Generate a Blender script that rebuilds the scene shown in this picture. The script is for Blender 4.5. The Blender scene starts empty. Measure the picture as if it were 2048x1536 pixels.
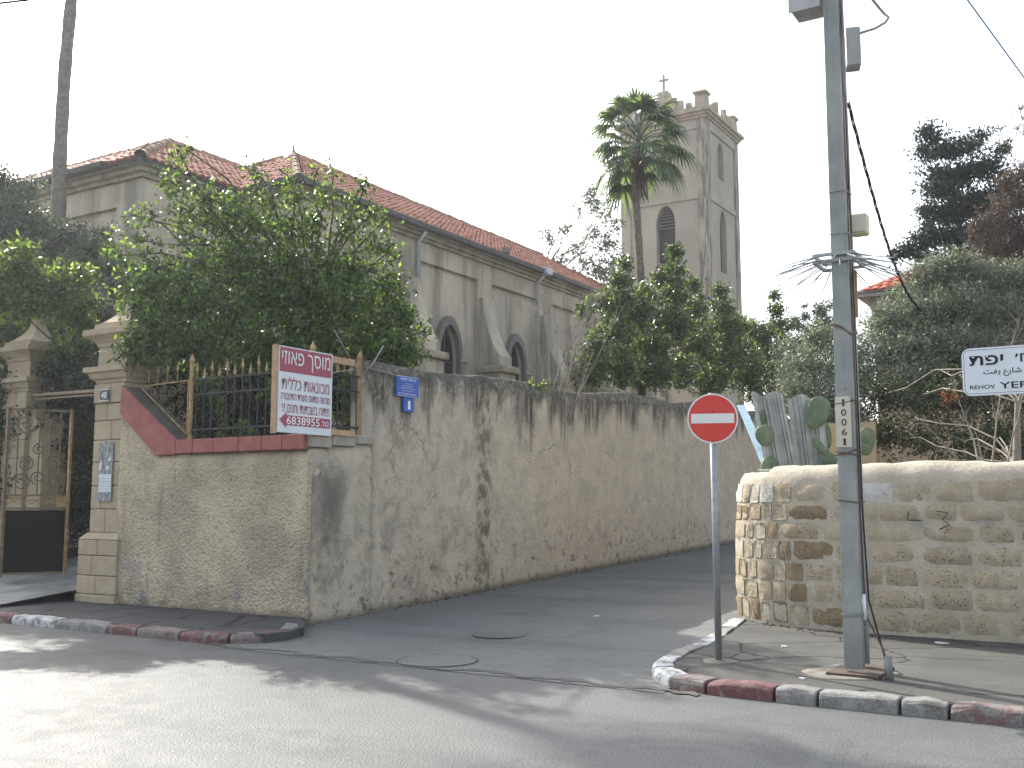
import bpy, bmesh, math, random
import numpy as np
from mathutils import Vector, Matrix, noise as mn

S = bpy.context.scene
COL = S.collection
R = math.radians
random.seed(7)

# ------------------------------------------------------------------ camera, sky, sun, exposure
cd = bpy.data.cameras.new('camera'); cam = bpy.data.objects.new('camera', cd); COL.objects.link(cam)
cam.location = (0, 0, 1.6); cam.rotation_euler = (R(90)+math.atan(237/2070), 0, R(31.5))
cd.sensor_width = 36; cd.lens = 36*2070/2048; cd.clip_start = .05; cd.clip_end = 2000
S.camera = cam
W = bpy.data.worlds.new('World'); S.world = W; W.use_nodes = True
wt = W.node_tree; sky = wt.nodes.new('ShaderNodeTexSky'); sky.sky_type = 'NISHITA'; sky.sun_disc = False
SUN_EL, SUN_AZ = R(35.5), R(-65)
sky.sun_elevation = SUN_EL; sky.sun_rotation = SUN_AZ; sky.air_density = 1.0; sky.dust_density = 3.5; sky.ozone_density = .7
hs_ = wt.nodes.new('ShaderNodeHueSaturation'); hs_.inputs['Saturation'].default_value = .5; wt.links.new(sky.outputs[0], hs_.inputs['Color'])
bg = wt.nodes['Background']; wt.links.new(hs_.outputs[0], bg.inputs[0]); bg.inputs[1].default_value = .15
sd = bpy.data.lights.new('sun', 'SUN'); sd.energy = 2.8; sd.angle = R(.5); sd.color = (1, .965, .87)
sun = bpy.data.objects.new('sun', sd); COL.objects.link(sun)
sdir = Vector((math.sin(SUN_AZ)*math.cos(SUN_EL), math.cos(SUN_AZ)*math.cos(SUN_EL), math.sin(SUN_EL)))
sun.rotation_euler = (-sdir).to_track_quat('-Z', 'Y').to_euler(); sun.location = (-20, 14, 30)
S.view_settings.view_transform = 'Standard'; S.view_settings.look = 'None'
S.view_settings.gamma = 1; S.view_settings.exposure = 1.55; S.view_settings.use_curve_mapping = False
S.render.engine = 'CYCLES'; S.cycles.max_bounces = 6; S.cycles.transparent_max_bounces = 8
S.cycles.volume_bounces = 1; S.cycles.use_denoising = True

# ------------------------------------------------------------------ material helpers
class NT:
    def __init__(s, name):
        s.m = bpy.data.materials.new(name); s.m.use_nodes = True; s.t = s.m.node_tree; s.t.nodes.clear()
        s.out = s.n('ShaderNodeOutputMaterial'); s.geo = s.n('ShaderNodeNewGeometry'); s.pos = s.geo.outputs['Position']
    def n(s, t, **k):
        x = s.t.nodes.new(t)
        for a, b in k.items(): setattr(x, a, b)
        return x
    def set(s, sock, v):
        if isinstance(v, bpy.types.NodeSocket): s.t.links.new(v, sock)
        elif v is not None:
            if hasattr(sock.default_value, '__len__') and not hasattr(v, '__len__'): v = [v]*len(sock.default_value)
            if hasattr(v, '__len__') and len(sock.default_value) == 4 and len(v) == 3: v = (*v, 1)
            sock.default_value = v
    def scale(s, sc, vec=None):
        x = s.n('ShaderNodeVectorMath', operation='MULTIPLY'); s.set(x.inputs[0], vec or s.pos); s.set(x.inputs[1], sc); return x.outputs[0]
    def noise(s, sc, det=4, rough=.55, vec=None, dist=0):
        x = s.n('ShaderNodeTexNoise'); s.set(x.inputs['Vector'], vec or s.pos); x.inputs['Scale'].default_value = sc
        x.inputs['Detail'].default_value = det; x.inputs['Roughness'].default_value = rough; x.inputs['Distortion'].default_value = dist
        return x.outputs['Fac']
    def voro(s, sc, feature='F1', vec=None, out='Distance'):
        x = s.n('ShaderNodeTexVoronoi', feature=feature); s.set(x.inputs['Vector'], vec or s.pos); x.inputs['Scale'].default_value = sc
        return x.outputs[out]
    def ramp(s, f, a, b, lo=0., hi=1.):
        x = s.n('ShaderNodeMapRange'); x.interpolation_type = 'SMOOTHSTEP'; s.set(x.inputs[0], f); s.set(x.inputs[1], a); s.set(x.inputs[2], b)
        s.set(x.inputs[3], lo); s.set(x.inputs[4], hi); return x.outputs[0]
    def mix(s, f, a, b, bt='MIX'):
        x = s.n('ShaderNodeMix', data_type='RGBA', blend_type=bt); s.set(x.inputs[0], f); s.set(x.inputs[6], a); s.set(x.inputs[7], b); return x.outputs[2]
    def math(s, op, a, b=None):
        x = s.n('ShaderNodeMath', operation=op); s.set(x.inputs[0], a)
        if b is not None: s.set(x.inputs[1], b)
        return x.outputs[0]
    def xyz(s):
        x = s.n('ShaderNodeSeparateXYZ'); s.set(x.inputs[0], s.pos); return x.outputs
    def comb(s, a, b, c):
        x = s.n('ShaderNodeCombineXYZ'); s.set(x.inputs[0], a); s.set(x.inputs[1], b); s.set(x.inputs[2], c); return x.outputs[0]
    def bsdf(s, col, rough=.85, spec=.3, metal=0, bump=None, strength=.5, dist=.01, transl=None, tfac=.4):
        b = s.n('ShaderNodeBsdfPrincipled'); s.set(b.inputs['Base Color'], col); s.set(b.inputs['Roughness'], rough)
        b.inputs['Specular IOR Level'].default_value = spec; b.inputs['Metallic'].default_value = metal
        if bump is not None:
            bp = s.n('ShaderNodeBump'); bp.inputs['Strength'].default_value = strength; bp.inputs['Distance'].default_value = dist
            s.set(bp.inputs['Height'], bump); s.set(b.inputs['Normal'], bp.outputs[0])
        o = b.outputs[0]
        if transl is not None:
            t = s.n('ShaderNodeBsdfTranslucent'); s.set(t.inputs[0], transl)
            mx = s.n('ShaderNodeMixShader'); s.set(mx.inputs[0], tfac); s.t.links.new(o, mx.inputs[1]); s.t.links.new(t.outputs[0], mx.inputs[2]); o = mx.outputs[0]
        s.t.links.new(o, s.out.inputs[0]); return s.m
    def rnd(s): return s.geo.outputs['Random Per Island']

def simple(name, col, rough=.7, spec=.3, metal=0, var=.25, sc=6, bump=.2):
    t = NT(name); n = t.noise(sc, 5, .6); c2 = [c*(1-var) for c in col]
    return t.bsdf(t.mix(t.ramp(n, .3, .7), c2, col), rough, spec, metal, bump=t.noise(sc*12, 3), strength=bump, dist=.004)

M = {}
def asphalt(name, base, warm, shine, crack=True):
    t = NT(name)
    big = t.noise(.55, 5, .6); mid = t.noise(4, 5, .65); fine = t.noise(70, 3, .75); agg = t.voro(55)
    c = t.mix(t.ramp(big, .35, .68), base, warm)
    c = t.mix(t.ramp(mid, .4, .72, 0, .5), c, [x*1.6 for x in base]); c = t.mix(t.ramp(t.noise(.9, 6, .7, dist=.5), .52, .58, 0, .4), c, [x*.6 for x in base])
    c = t.mix(t.ramp(fine, .42, .7, 0, .8), c, [x*2.4 for x in base])
    c = t.mix(t.ramp(agg, .0, .35, .5, 0), c, [x*.45 for x in base])
    lane = t.noise(1, 4, .55, vec=t.scale((.12, 1.3, 1)))
    c = t.mix(t.ramp(lane, .5, .75, 0, .45), c, [x*.7 for x in base])
    h = t.math('ADD', t.math('MULTIPLY', agg, .6), t.math('MULTIPLY', fine, .5))
    if crack:
        wob = t.n('ShaderNodeVectorMath', operation='ADD'); t.set(wob.inputs[0], t.pos)
        nx = t.n('ShaderNodeTexNoise'); t.set(nx.inputs['Vector'], t.pos); nx.inputs['Scale'].default_value = 2.2; nx.inputs['Detail'].default_value = 6
        t.set(wob.inputs[1], t.scale((.45, .45, 0), nx.outputs['Color']))
        v = t.voro(.75, 'DISTANCE_TO_EDGE', wob.outputs[0]); msk = t.ramp(t.noise(.5, 2), .33, .42)
        cr = t.math('MULTIPLY', t.ramp(v, .006, .018, 1, 0), msk)
        c = t.mix(t.math('MULTIPLY', cr, .8), c, [x*.22 for x in base]); h = t.math('SUBTRACT', h, t.math('MULTIPLY', cr, 2.))
    return t.bsdf(c, t.ramp(mid, .3, .7, shine, shine+.12), .28, bump=h, strength=.7, dist=.008)
M['road'] = asphalt('road_asphalt', (.064, .067, .067), (.092, .094, .091), .6, False)
M['alley'] = asphalt('alley_asphalt', (.094, .097, .095), (.128, .129, .122), .8, False)
M['walk'] = asphalt('sidewalk_asphalt', (.05, .05, .047), (.088, .084, .074), .85)
M['walkl'] = asphalt('sidewalk_dark_asphalt', (.04, .04, .042), (.058, .058, .06), .8)
M['concrete'] = simple('worn_concrete', (.22, .225, .22), .8, var=.45, sc=3, bump=.5)
M['dirt'] = simple('dirt', (.11, .085, .058), .95, var=.5, sc=2, bump=.7)

def kerbmat(name, paint, amt):
    t = NT(name); n = t.noise(7, 7, .75, dist=.6); f = t.noise(40, 4, .7)
    c = t.mix(t.ramp(f, .3, .7), (.12, .115, .105), (.24, .23, .21))
    c = t.mix(t.ramp(n, amt-.05, amt+.08, 0, .9), paint, c)
    c = t.mix(t.ramp(t.noise(4, 5, .7), .52, .75, 0, .6), c, (.06, .055, .05))
    return t.bsdf(c, .75, .3, bump=t.math('ADD', n, t.math('MULTIPLY', f, .4)), strength=.8, dist=.02)
M['kred'] = kerbmat('kerb_red_paint', (.135, .06, .06), .54)
M['kpink'] = kerbmat('kerb_faded_red', (.16, .085, .085), .47)
M['kwhite'] = kerbmat('kerb_white_paint', (.5, .51, .52), .5)
M['kgrey'] = kerbmat('kerb_worn_white', (.24, .24, .235), .45)

def wallmat(name, grey, warm, topz, slope, y0, streaky=1., rough_sc=30, seam=True, blend=(11., 20.), low=True):
    t = NT(name); X, Y, Z = t.xyz()
    s = t.math('ADD', X, Y)
    hz = t.math('SUBTRACT', Z, t.math('ADD', topz-slope*y0, t.math('MULTIPLY', Y, slope)))      # 0 at the wall top, negative below
    big = t.noise(.8, 6, .62); mid = t.noise(3.5, 6, .65); fin = t.noise(26, 4, .7)
    c = t.mix(t.ramp(t.math('ADD', Y, t.math('MULTIPLY', big, 5.)), blend[0]+2.5, blend[1]+2.5), grey, warm)
    c = t.mix(t.ramp(mid, .35, .7, 0, .5), c, [x*.68 for x in grey])
    c = t.mix(t.math('MULTIPLY', t.ramp(t.noise(2.2, 8, .7, dist=.4), .48, .62), t.ramp(Y, 18, 12, .15, .6)), c, (.24, .215, .17))
    c = t.mix(t.ramp(t.noise(1.7, 7, .6, dist=.6), .52, .72, 0, .45), c, (.44, .39, .31))
    c = t.mix(t.ramp(fin, .4, .7, 0, .35), c, [x*.6 for x in warm])
    if streaky:
        sv = t.comb(t.math('MULTIPLY', s, 2.2), 3.3, t.math('MULTIPLY', Z, .32)); sv2 = t.comb(t.math('MULTIPLY', s, 9.), 1.3, t.math('MULTIPLY', Z, .9))
        st = t.noise(1, 5, .62, vec=sv, dist=.25); st2 = t.noise(1, 4, .6, vec=sv2, dist=.3)
        reach = t.math('ADD', hz, t.math('MULTIPLY', t.math('SUBTRACT', st, .36), t.ramp(Y, 15, 20, 4.6, 3.0))); reach = t.math('ADD', reach, t.ramp(Y, 14.7, 18, 0., .22))     # positive where the streak reaches
        m = t.ramp(reach, -.1, .6)
        m = t.math('MULTIPLY', m, t.ramp(st2, .3, .62, .35, 1.))
        m = t.math('MULTIPLY', m, t.ramp(hz, -2.0, -.5, .0, 1.))
        cap = t.ramp(t.math('ADD', hz, t.math('MULTIPLY', mid, .7)), -.05, .22)
        m = t.math('MAXIMUM', m, t.math('MULTIPLY', cap, .9))
        keep = t.ramp(t.noise(7, 6, .7, dist=.8), .52, .68, 1, .45)                 # pale flaked spots in the black crust
        m = t.math('MULTIPLY', m, keep)
        c = t.mix(t.math('MULTIPLY', m, .95*streaky), c, (.045, .045, .042))
    if seam:
        band = t.math('MULTIPLY', t.ramp(t.math('ABSOLUTE', t.math('SUBTRACT', Y, 14.55)), .12, .34, 1, 0), t.ramp(t.noise(5, 6, .7), .4, .6))
        c = t.mix(t.math('MULTIPLY', band, .7), c, (.06, .05, .042))
        pat = t.math('MULTIPLY', t.ramp(t.math('ABSOLUTE', t.math('SUBTRACT', t.math('ADD', Y, t.math('MULTIPLY', t.math('SUBTRACT', big, .5), 1.2)), 10.6)), .05, .5, 1, 0), t.math('MULTIPLY', t.ramp(t.math('ADD', Z, t.math('MULTIPLY', mid, 1.6)), 1.3, 2.3), t.ramp(t.math('ADD', Z, t.math('MULTIPLY', mid, .6)), 2.1, 2.5, 1, 0)))
        c = t.mix(t.math('MULTIPLY', pat, .75), c, (.07, .07, .068))
    if low:
        lo = t.math('SUBTRACT', Z, t.math('MULTIPLY', t.math('SUBTRACT', Y, 10.2), .033))
        pk = t.math('MULTIPLY', t.ramp(lo, 1.5, .1), t.ramp(t.noise(6, 7, .72, dist=.5), .54, .63))
        c = t.mix(t.math('MULTIPLY', pk, .75), c, (.085, .06, .042))
        pk2 = t.ramp(t.voro(5.5, vec=t.scale((1, 1, .6))), .05, .11, 1, 0)
        c = t.mix(t.math('MULTIPLY', t.math('MULTIPLY', pk2, t.ramp(big, .45, .6)), .7), c, (.07, .05, .035))
        c = t.mix(t.ramp(t.math('ADD', lo, t.math('MULTIPLY', mid, .3)), .32, .12, 0, .55), c, (.075, .06, .045))
    wob = t.n('ShaderNodeVectorMath', operation='ADD'); t.set(wob.inputs[0], t.pos); nx = t.n('ShaderNodeTexNoise'); t.set(nx.inputs['Vector'], t.pos); nx.inputs['Scale'].default_value = 3; nx.inputs['Detail'].default_value = 6
    t.set(wob.inputs[1], t.scale((.35, .35, .35), nx.outputs['Color']))
    cr = t.math('MULTIPLY', t.ramp(t.voro(1.1, 'DISTANCE_TO_EDGE', wob.outputs[0]), .003, .010, 1, 0), t.ramp(t.noise(.9, 3), .56, .62))
    c = t.mix(t.math('MULTIPLY', cr, .35), c, (.12, .09, .065))
    fl = t.ramp(t.noise(2.4, 7, .7, dist=.9), .55, .57)                                      # flaked-off skin of plaster
    c = t.mix(t.math('MULTIPLY', fl, .2), c, (.40, .345, .27))
    h = t.math('ADD', t.math('MULTIPLY', t.noise(rough_sc, 5, .7), .5), mid); h = t.math('SUBTRACT', h, t.math('ADD', t.math('MULTIPLY', cr, .3), t.math('MULTIPLY', fl, .1)))
    return t.bsdf(c, .92, .2, bump=h, strength=1., dist=.05)
M['alleywall'] = wallmat('stained_plaster', (.56, .50, .395), (.63, .52, .38), 3.6, .033, 11.7)
M['front'] = wallmat('roughcast_plaster', (.44, .39, .3), (.46, .40, .30), 2.3, 0, 10, streaky=.0, rough_sc=16, seam=False, low=False)
def rough_front():
    t = NT('roughcast_render'); X, Y, Z = t.xyz()
    n = t.noise(15, 5, .68); big = t.noise(1.3, 5, .6); v = t.voro(26)
    c = t.mix(t.ramp(big, .35, .65), (.42, .355, .26), (.58, .49, .36))
    c = t.mix(t.ramp(n, .5, .7, 0, .5), c, (.2, .165, .11))
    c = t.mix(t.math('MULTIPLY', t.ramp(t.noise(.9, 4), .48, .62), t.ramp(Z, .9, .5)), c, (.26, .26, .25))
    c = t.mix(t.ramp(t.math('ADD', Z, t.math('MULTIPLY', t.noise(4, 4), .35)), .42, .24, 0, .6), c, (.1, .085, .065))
    st = t.noise(1, 5, .6, vec=t.comb(t.math('MULTIPLY', X, 4.), 0., t.math('MULTIPLY', Z, .4)))
    c = t.mix(t.math('MULTIPLY', t.ramp(st, .54, .7), .38), c, (.12, .1, .08))
    h = t.math('ADD', t.math('MULTIPLY', n, 1.4), t.math('MULTIPLY', v, -.8))
    return t.bsdf(c, .95, .15, bump=h, strength=1., dist=.035)
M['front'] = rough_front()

def stonemat(name, a, b, dark, sc=5, pits=True, bumpd=.03, rnd=.35):
    t = NT(name); n = t.noise(sc, 6, .65); f = t.noise(sc*9, 5, .7)
    c = t.mix(t.ramp(n, .35, .68), a, b); c = t.mix(t.ramp(f, .5, .72, 0, .5), c, dark)
    info = t.n('ShaderNodeObjectInfo')
    c = t.mix(t.math('MULTIPLY', info.outputs['Random'], rnd), c, dark)
    h = t.math('ADD', n, t.math('MULTIPLY', f, .5))
    if pits:
        p = t.ramp(t.voro(sc*5), .12, .28, 1, 0); pm = t.math('MULTIPLY', p, t.ramp(t.noise(2.6, 4, .6), .45, .58))
        c = t.mix(t.math('MULTIPLY', pm, .75), c, [x*.3 for x in dark]); h = t.math('SUBTRACT', h, pm)
    return t.bsdf(c, .92, .2, bump=h, strength=.9, dist=bumpd)
M['stone'] = stonemat('weathered_kurkar_stone', (.40, .335, .235), (.51, .435, .32), (.19, .15, .1), 6)
M['stonedark'] = stonemat('pitted_dark_stone', (.27, .205, .13), (.37, .28, .175), (.11, .08, .05), 7)
M['stonewhite'] = stonemat('whitewashed_stone', (.55, .53, .49), (.66, .65, .62), (.3, .26, .2), 6)
M['mortar'] = stonemat('lime_mortar', (.37, .33, .26), (.47, .425, .34), (.23, .2, .155), 3, False, .03, 0)
M['pillar'] = stonemat('cut_limestone', (.38, .31, .21), (.46, .385, .27), (.24, .2, .14), 4, False, .012, .3)

def churchmat():
    t = NT('church_plaster'); X, Y, Z = t.xyz()
    big = t.noise(.35, 6, .6); mid = t.noise(1.6, 6, .65)
    c = t.mix(t.ramp(big, .35, .65), (.42, .375, .295), (.60, .52, .40))
    sv = t.comb(t.math('MULTIPLY', t.math('ADD', X, Y), 1.2), 0., t.math('MULTIPLY', Z, .16))
    c = t.mix(t.ramp(t.noise(1, 6, .65, vec=sv), .44, .66, 0, .75), c, (.17, .16, .14))
    c = t.mix(t.ramp(mid, .45, .75, 0, .4), c, (.33, .3, .25))
    return t.bsdf(c, .9, .2, bump=t.noise(8, 5, .7), strength=.5, dist=.03)
M['church'] = churchmat()
M['tower'] = simple('tower_plaster', (.37, .35, .285), .9, var=.2, sc=.5, bump=.35)
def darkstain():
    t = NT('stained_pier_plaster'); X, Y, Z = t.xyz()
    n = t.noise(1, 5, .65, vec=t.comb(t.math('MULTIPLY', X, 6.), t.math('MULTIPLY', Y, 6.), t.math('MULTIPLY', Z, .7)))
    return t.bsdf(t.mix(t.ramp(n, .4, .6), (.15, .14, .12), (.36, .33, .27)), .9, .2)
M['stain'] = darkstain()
M['moulding'] = simple('stone_moulding', (.44, .39, .29), .9, var=.4, sc=3, bump=.4)
def tilemat(name, a, b, c3):
    t = NT(name); r = t.rnd(); n = t.noise(2, 5, .65)
    c = t.mix(r, a, b); c = t.mix(t.ramp(n, .42, .7, 0, .7), c, c3)
    return t.bsdf(c, .8, .25, bump=t.noise(30, 3), strength=.3, dist=.01)
M['tile'] = tilemat('old_clay_tile', (.25, .08, .043), (.35, .13, .075), (.21, .135, .1))
M['tile2'] = tilemat('red_clay_tile', (.42, .1, .055), (.5, .14, .08), (.36, .12, .08))
M['ridge'] = simple('ridge_tile_clay', (.42, .25, .17), .85, var=.4, sc=3)
M['gutter'] = simple('dark_gutter', (.09, .085, .08), .7, var=.3)
M['pipe'] = simple('galvanised_pipe', (.5, .52, .53), .5, .5, .3, var=.15)
M['glassdark'] = simple('dark_window_glass', (.03, .033, .035), .25, .5, var=.2, bump=0)
M['wooddark'] = simple('brown_window_frame', (.11, .075, .05), .7)
M['louver'] = simple('grey_louvre_slat', (.2, .19, .17), .8)
M['redcoping'] = simple('faded_red_coping_paint', (.36, .135, .115), .85, var=.32, sc=4, bump=.4)
M['greycoping'] = simple('grey_coping_cement', (.36, .33, .27), .9, var=.4, sc=4, bump=.5)
M['topcoping'] = simple('grimy_coping_top', (.12, .115, .1), .95, var=.4, sc=4, bump=.5)
M['iron'] = simple('shade_black_iron', (.028, .026, .024), .6, .4, var=.4, sc=20)  # near black paints in shade on the pickets and in the tower openings
M['goldiron'] = simple('rusty_golden_iron', (.42, .28, .13), .65, .4, var=.45, sc=14)
M['browniron'] = simple('brown_painted_iron', (.21, .15, .09), .65, .4, var=.4, sc=14)
M['gatepanel'] = simple('dark_gate_sheet', (.014, .012, .011), .9, .1, var=.3)
M['timber'] = simple('pale_timber', (.5, .34, .2), .75, var=.3, sc=9)
M['bwhite'] = simple('white_sign_sheet', (.66, .7, .74), .4, .4, var=.06, bump=.02)
M['bred'] = simple('maroon_sign_print', (.33, .065, .095), .4, .4, var=.08, bump=.02)
M['blue'] = simple('blue_enamel', (.015, .085, .4), .35, .5, var=.08, bump=.02)
M['white'] = simple('white_print', (.75, .77, .78), .4, .4, var=.04, bump=.02)
M['black'] = simple('black_print', (.015, .015, .02), .5, .3, var=.1, bump=.02)
M['navy'] = simple('dark_number_plate', (.03, .045, .06), .4, .4, var=.1, bump=.02)
M['signred'] = simple('reflective_red', (.62, .035, .02), .35, .5, var=.05, bump=.02)
M['signwhite'] = simple('reflective_white', (.72, .7, .68), .35, .5, var=.04, bump=.02)
M['galv'] = simple('galvanised_steel', (.32, .33, .335), .45, .5, .5, var=.2, sc=12)
M['polegreen'] = simple('grey_green_pole_paint', (.27, .285, .27), .5, .45, var=.2, sc=5, bump=.25)
M['polebase'] = simple('rusty_base_steel', (.1, .075, .06), .8, .3, var=.4, sc=14)
M['boxgrey'] = simple('weathered_grey_box', (.42, .43, .42), .6, .4, var=.25, sc=5)
M['boxyellow'] = simple('yellowed_plastic', (.6, .58, .36), .5, .4, var=.2)
M['cream'] = simple('cream_number_plate', (.56, .53, .42), .6, .4, var=.15)
M['cable'] = simple('black_cable', (.02, .02, .02), .6, .3)
M['bluecable'] = simple('pale_blue_wire', (.15, .3, .45), .5, .3)
M['corr'] = simple('corrugated_zinc_sheet', (.42, .43, .41), .5, .5, .4, var=.35, sc=5, bump=.3)
M['cactus'] = simple('cactus_skin', (.12, .17, .11), .6, .4, var=.3, sc=8)
def cactusmat():
    t = NT('spotted_cactus_skin'); d = t.voro(26); n = t.noise(5, 5, .65)
    c = t.mix(t.ramp(n, .35, .68), (.10, .145, .085), (.17, .21, .12)); c = t.mix(t.ramp(d, .1, .17, .8, 0), c, (.4, .38, .26)); c = t.mix(t.ramp(t.noise(9, 6, .7), .58, .66, 0, .7), c, (.2, .16, .09))
    return t.bsdf(c, .65, .3, bump=t.math('SUBTRACT', n, t.ramp(d, .05, .2, -.4, 0)), strength=.6, dist=.015)
M['cactus'] = cactusmat()
def polemat():
    t = NT('weathered_pole_paint'); X, Y, Z = t.xyz(); n = t.noise(3, 5, .65)
    st = t.noise(1, 5, .7, vec=t.comb(t.math('MULTIPLY', X, 40.), t.math('MULTIPLY', Y, 40.), t.math('MULTIPLY', Z, 1.6)))
    c = t.mix(t.ramp(n, .35, .68), (.215, .235, .222), (.29, .305, .285)); c = t.mix(t.ramp(st, .52, .68, 0, .5), c, (.14, .15, .14))
    c = t.mix(t.ramp(t.noise(14, 6, .75), .63, .68, 0, .85), c, (.2, .09, .045)); c = t.mix(t.ramp(Z, .75, .2, 0, .5), c, (.1, .1, .095))
    return t.bsdf(c, .55, .4, bump=t.noise(30, 4), strength=.25, dist=.004)
M['polegreen'] = polemat()
M['bluewood'] = simple('pale_blue_painted_board', (.24, .36, .45), .7, .3, var=.3)
M['paper'] = simple('pasted_paper', (.62, .66, .68), .7, .2, var=.1)
M['papertorn'] = simple('torn_grey_paper', (.36, .37, .37), .8, .2, var=.6, sc=16)
M['houseplaster'] = simple('yellow_house_stone', (.5, .37, .23), .85, var=.2, sc=2)
M['fascia'] = simple('house_eave_trim', (.42, .38, .32), .8, var=.2)
M['bark'] = simple('brown_bark', (.1, .075, .055), .9, var=.5, sc=8, bump=.9)
M['barkgrey'] = simple('pale_grey_twig_bark', (.3, .265, .22), .9, var=.4, sc=8, bump=.6)
M['palmbark'] = simple('ringed_palm_bark', (.20, .175, .145), .9, var=.4, sc=9, bump=.9)
M['thatch'] = simple('dead_brown_fronds', (.24, .14, .085), .95, var=.4, sc=9)
M['peeledge'] = simple('cable_brown_wire', (.12, .07, .05), .7)
M['litter'] = simple('pale_litter', (.6, .58, .54), .8, var=.15)
M['patch'] = simple('pale_cement_patch', (.2, .185, .155), .9, var=.35, sc=7, bump=.8)

def leafmat(name, a, b, tr, rough=.42, tf=.38, spec=.5):
    t = NT(name); r = t.rnd()
    r2 = t.math('FRACT', t.math('MULTIPLY', r, 7.31)); c = t.mix(r, [x*.75 for x in a], b)
    tc = t.mix(t.ramp(r2, .3, 1.), [x*.55 for x in tr], [x*2. for x in tr])
    return t.bsdf(c, rough, spec, transl=tc, tfac=t.ramp(r2, .2, .95, tf*.35, tf*1.35))
M['leaf'] = leafmat('glossy_green_leaf', (.028, .064, .011), (.06, .108, .02), (.15, .235, .03), .36, .42, .4)
M['leafyel'] = leafmat('yellow_green_leaf', (.06, .105, .02), (.11, .15, .035), (.19, .27, .035), .42, .45)
M['leafdark'] = leafmat('dark_hedge_leaf', (.02, .035, .014), (.04, .06, .022), (.04, .065, .012), .45, .25)
M['leafcit'] = leafmat('citrus_leaf', (.028, .062, .016), (.062, .105, .026), (.15, .22, .04), .35, .35)
M['leafolive'] = leafmat('olive_leaf', (.14, .16, .11), (.27, .29, .22), (.14, .17, .07), .42, .25)
M['leafshrub'] = leafmat('dark_shrub_leaf', (.03, .04, .016), (.06, .075, .028), (.07, .1, .02), .45, .25)
M['leafcon'] = leafmat('conifer_spray', (.035, .05, .035), (.07, .085, .06), (.04, .05, .03), .6, .18, .25)
M['leafbrown'] = leafmat('brown_dry_spray', (.11, .08, .06), (.17, .125, .10), (.09, .06, .04), .7, .25, .2)
M['leafgrey'] = leafmat('greyish_leaf', (.07, .09, .06), (.13, .14, .095), (.1, .13, .05), .45, .3)
M['leaforange'] = leafmat('orange_dry_leaf', (.13, .05, .02), (.18, .07, .03), (.12, .04, .015), .6, .35, .2)
M['palmleaf'] = leafmat('fan_palm_blade', (.04, .08, .035), (.08, .12, .05), (.12, .18, .04), .38, .25)
M['palmdry'] = leafmat('yellowing_palm_blade', (.22, .18, .07), (.32, .2, .1), (.3, .22, .06), .6, .3, .3)

# ------------------------------------------------------------------ geometry helpers
ORG = {}
class MB:
    def __init__(s): s.v = []; s.f = []
    def add(s, vs, fs):
        n = len(s.v); s.v += [tuple(v) for v in vs]; s.f += [tuple(i+n for i in f) for f in fs]; return s
    def box(s, x0, x1, y0, y1, z0, z1):
        return s.add([(x0,y0,z0),(x1,y0,z0),(x1,y1,z0),(x0,y1,z0),(x0,y0,z1),(x1,y0,z1),(x1,y1,z1),(x0,y1,z1)],
                     [(0,3,2,1),(4,5,6,7),(0,1,5,4),(1,2,6,5),(2,3,7,6),(3,0,4,7)])
    def obox(s, c, a, b, d):
        c, a, b, d = map(Vector, (c, a, b, d)); P = []
        for k in (-1, 1):
            for i, j in ((-1,-1),(1,-1),(1,1),(-1,1)): P.append(c+a*i+b*j+d*k)
        return s.add(P, [(0,3,2,1),(4,5,6,7),(0,1,5,4),(1,2,6,5),(2,3,7,6),(3,0,4,7)])
    def bar(s, p, q, w, h=None, up=(0,0,1)):
        p, q = Vector(p), Vector(q); d = (q-p); L = d.length/2; d.normalize(); u = Vector(up)
        if abs(d.dot(u)) > .95: u = Vector((0,1,0))
        sd = d.cross(u).normalized(); u2 = sd.cross(d)
        return s.obox((p+q)/2, d*L, sd*w/2, u2*(h or w)/2)
    def rings(s, rings, close=True, caps=True):
        n = len(rings[0]); vs = [v for r in rings for v in r]; fs = []
        for i in range(len(rings)-1):
            for j in range(n if close else n-1):
                k = (j+1) % n; fs.append((i*n+j, i*n+k, (i+1)*n+k, (i+1)*n+j))
        if caps and close: fs.append(tuple(range(n-1, -1, -1))); fs.append(tuple(range(len(vs)-n, len(vs))))
        return s.add(vs, fs)
    def tube(s, pts, r, n=6, caps=True):
        pts = [Vector(p) for p in pts]; m = len(pts); rs = r if hasattr(r, '__len__') else [r]*m; RR = []; u = None
        for i in range(m):
            d = (pts[min(i+1, m-1)]-pts[max(i-1, 0)]).normalized()
            if u is None: u = d.orthogonal().normalized()
            else:
                u = u-d*u.dot(d); u = u.normalized() if u.length > 1e-6 else d.orthogonal().normalized()
            w = d.cross(u); RR.append([pts[i]+(u*math.cos(2*math.pi*k/n)+w*math.sin(2*math.pi*k/n))*rs[i] for k in range(n)])
        return s.rings(RR, True, caps)
    def prism(s, poly, ext):
        n = len(poly); e = Vector(ext); a = [Vector(p) for p in poly]; b = [p+e for p in a]
        return s.add(a+b, [tuple(range(n-1,-1,-1)), tuple(range(n, 2*n))]+[(i,(i+1)%n,n+(i+1)%n,n+i) for i in range(n)])
    def sq(s, cx, cy, prof, ax=1., ay=1.):
        """stack of square sections: prof = [(half width, z)...]"""
        return s.rings([[(cx-h*ax, cy-h*ay, z), (cx+h*ax, cy-h*ay, z), (cx+h*ax, cy+h*ay, z), (cx-h*ax, cy+h*ay, z)] for h, z in prof])

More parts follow.
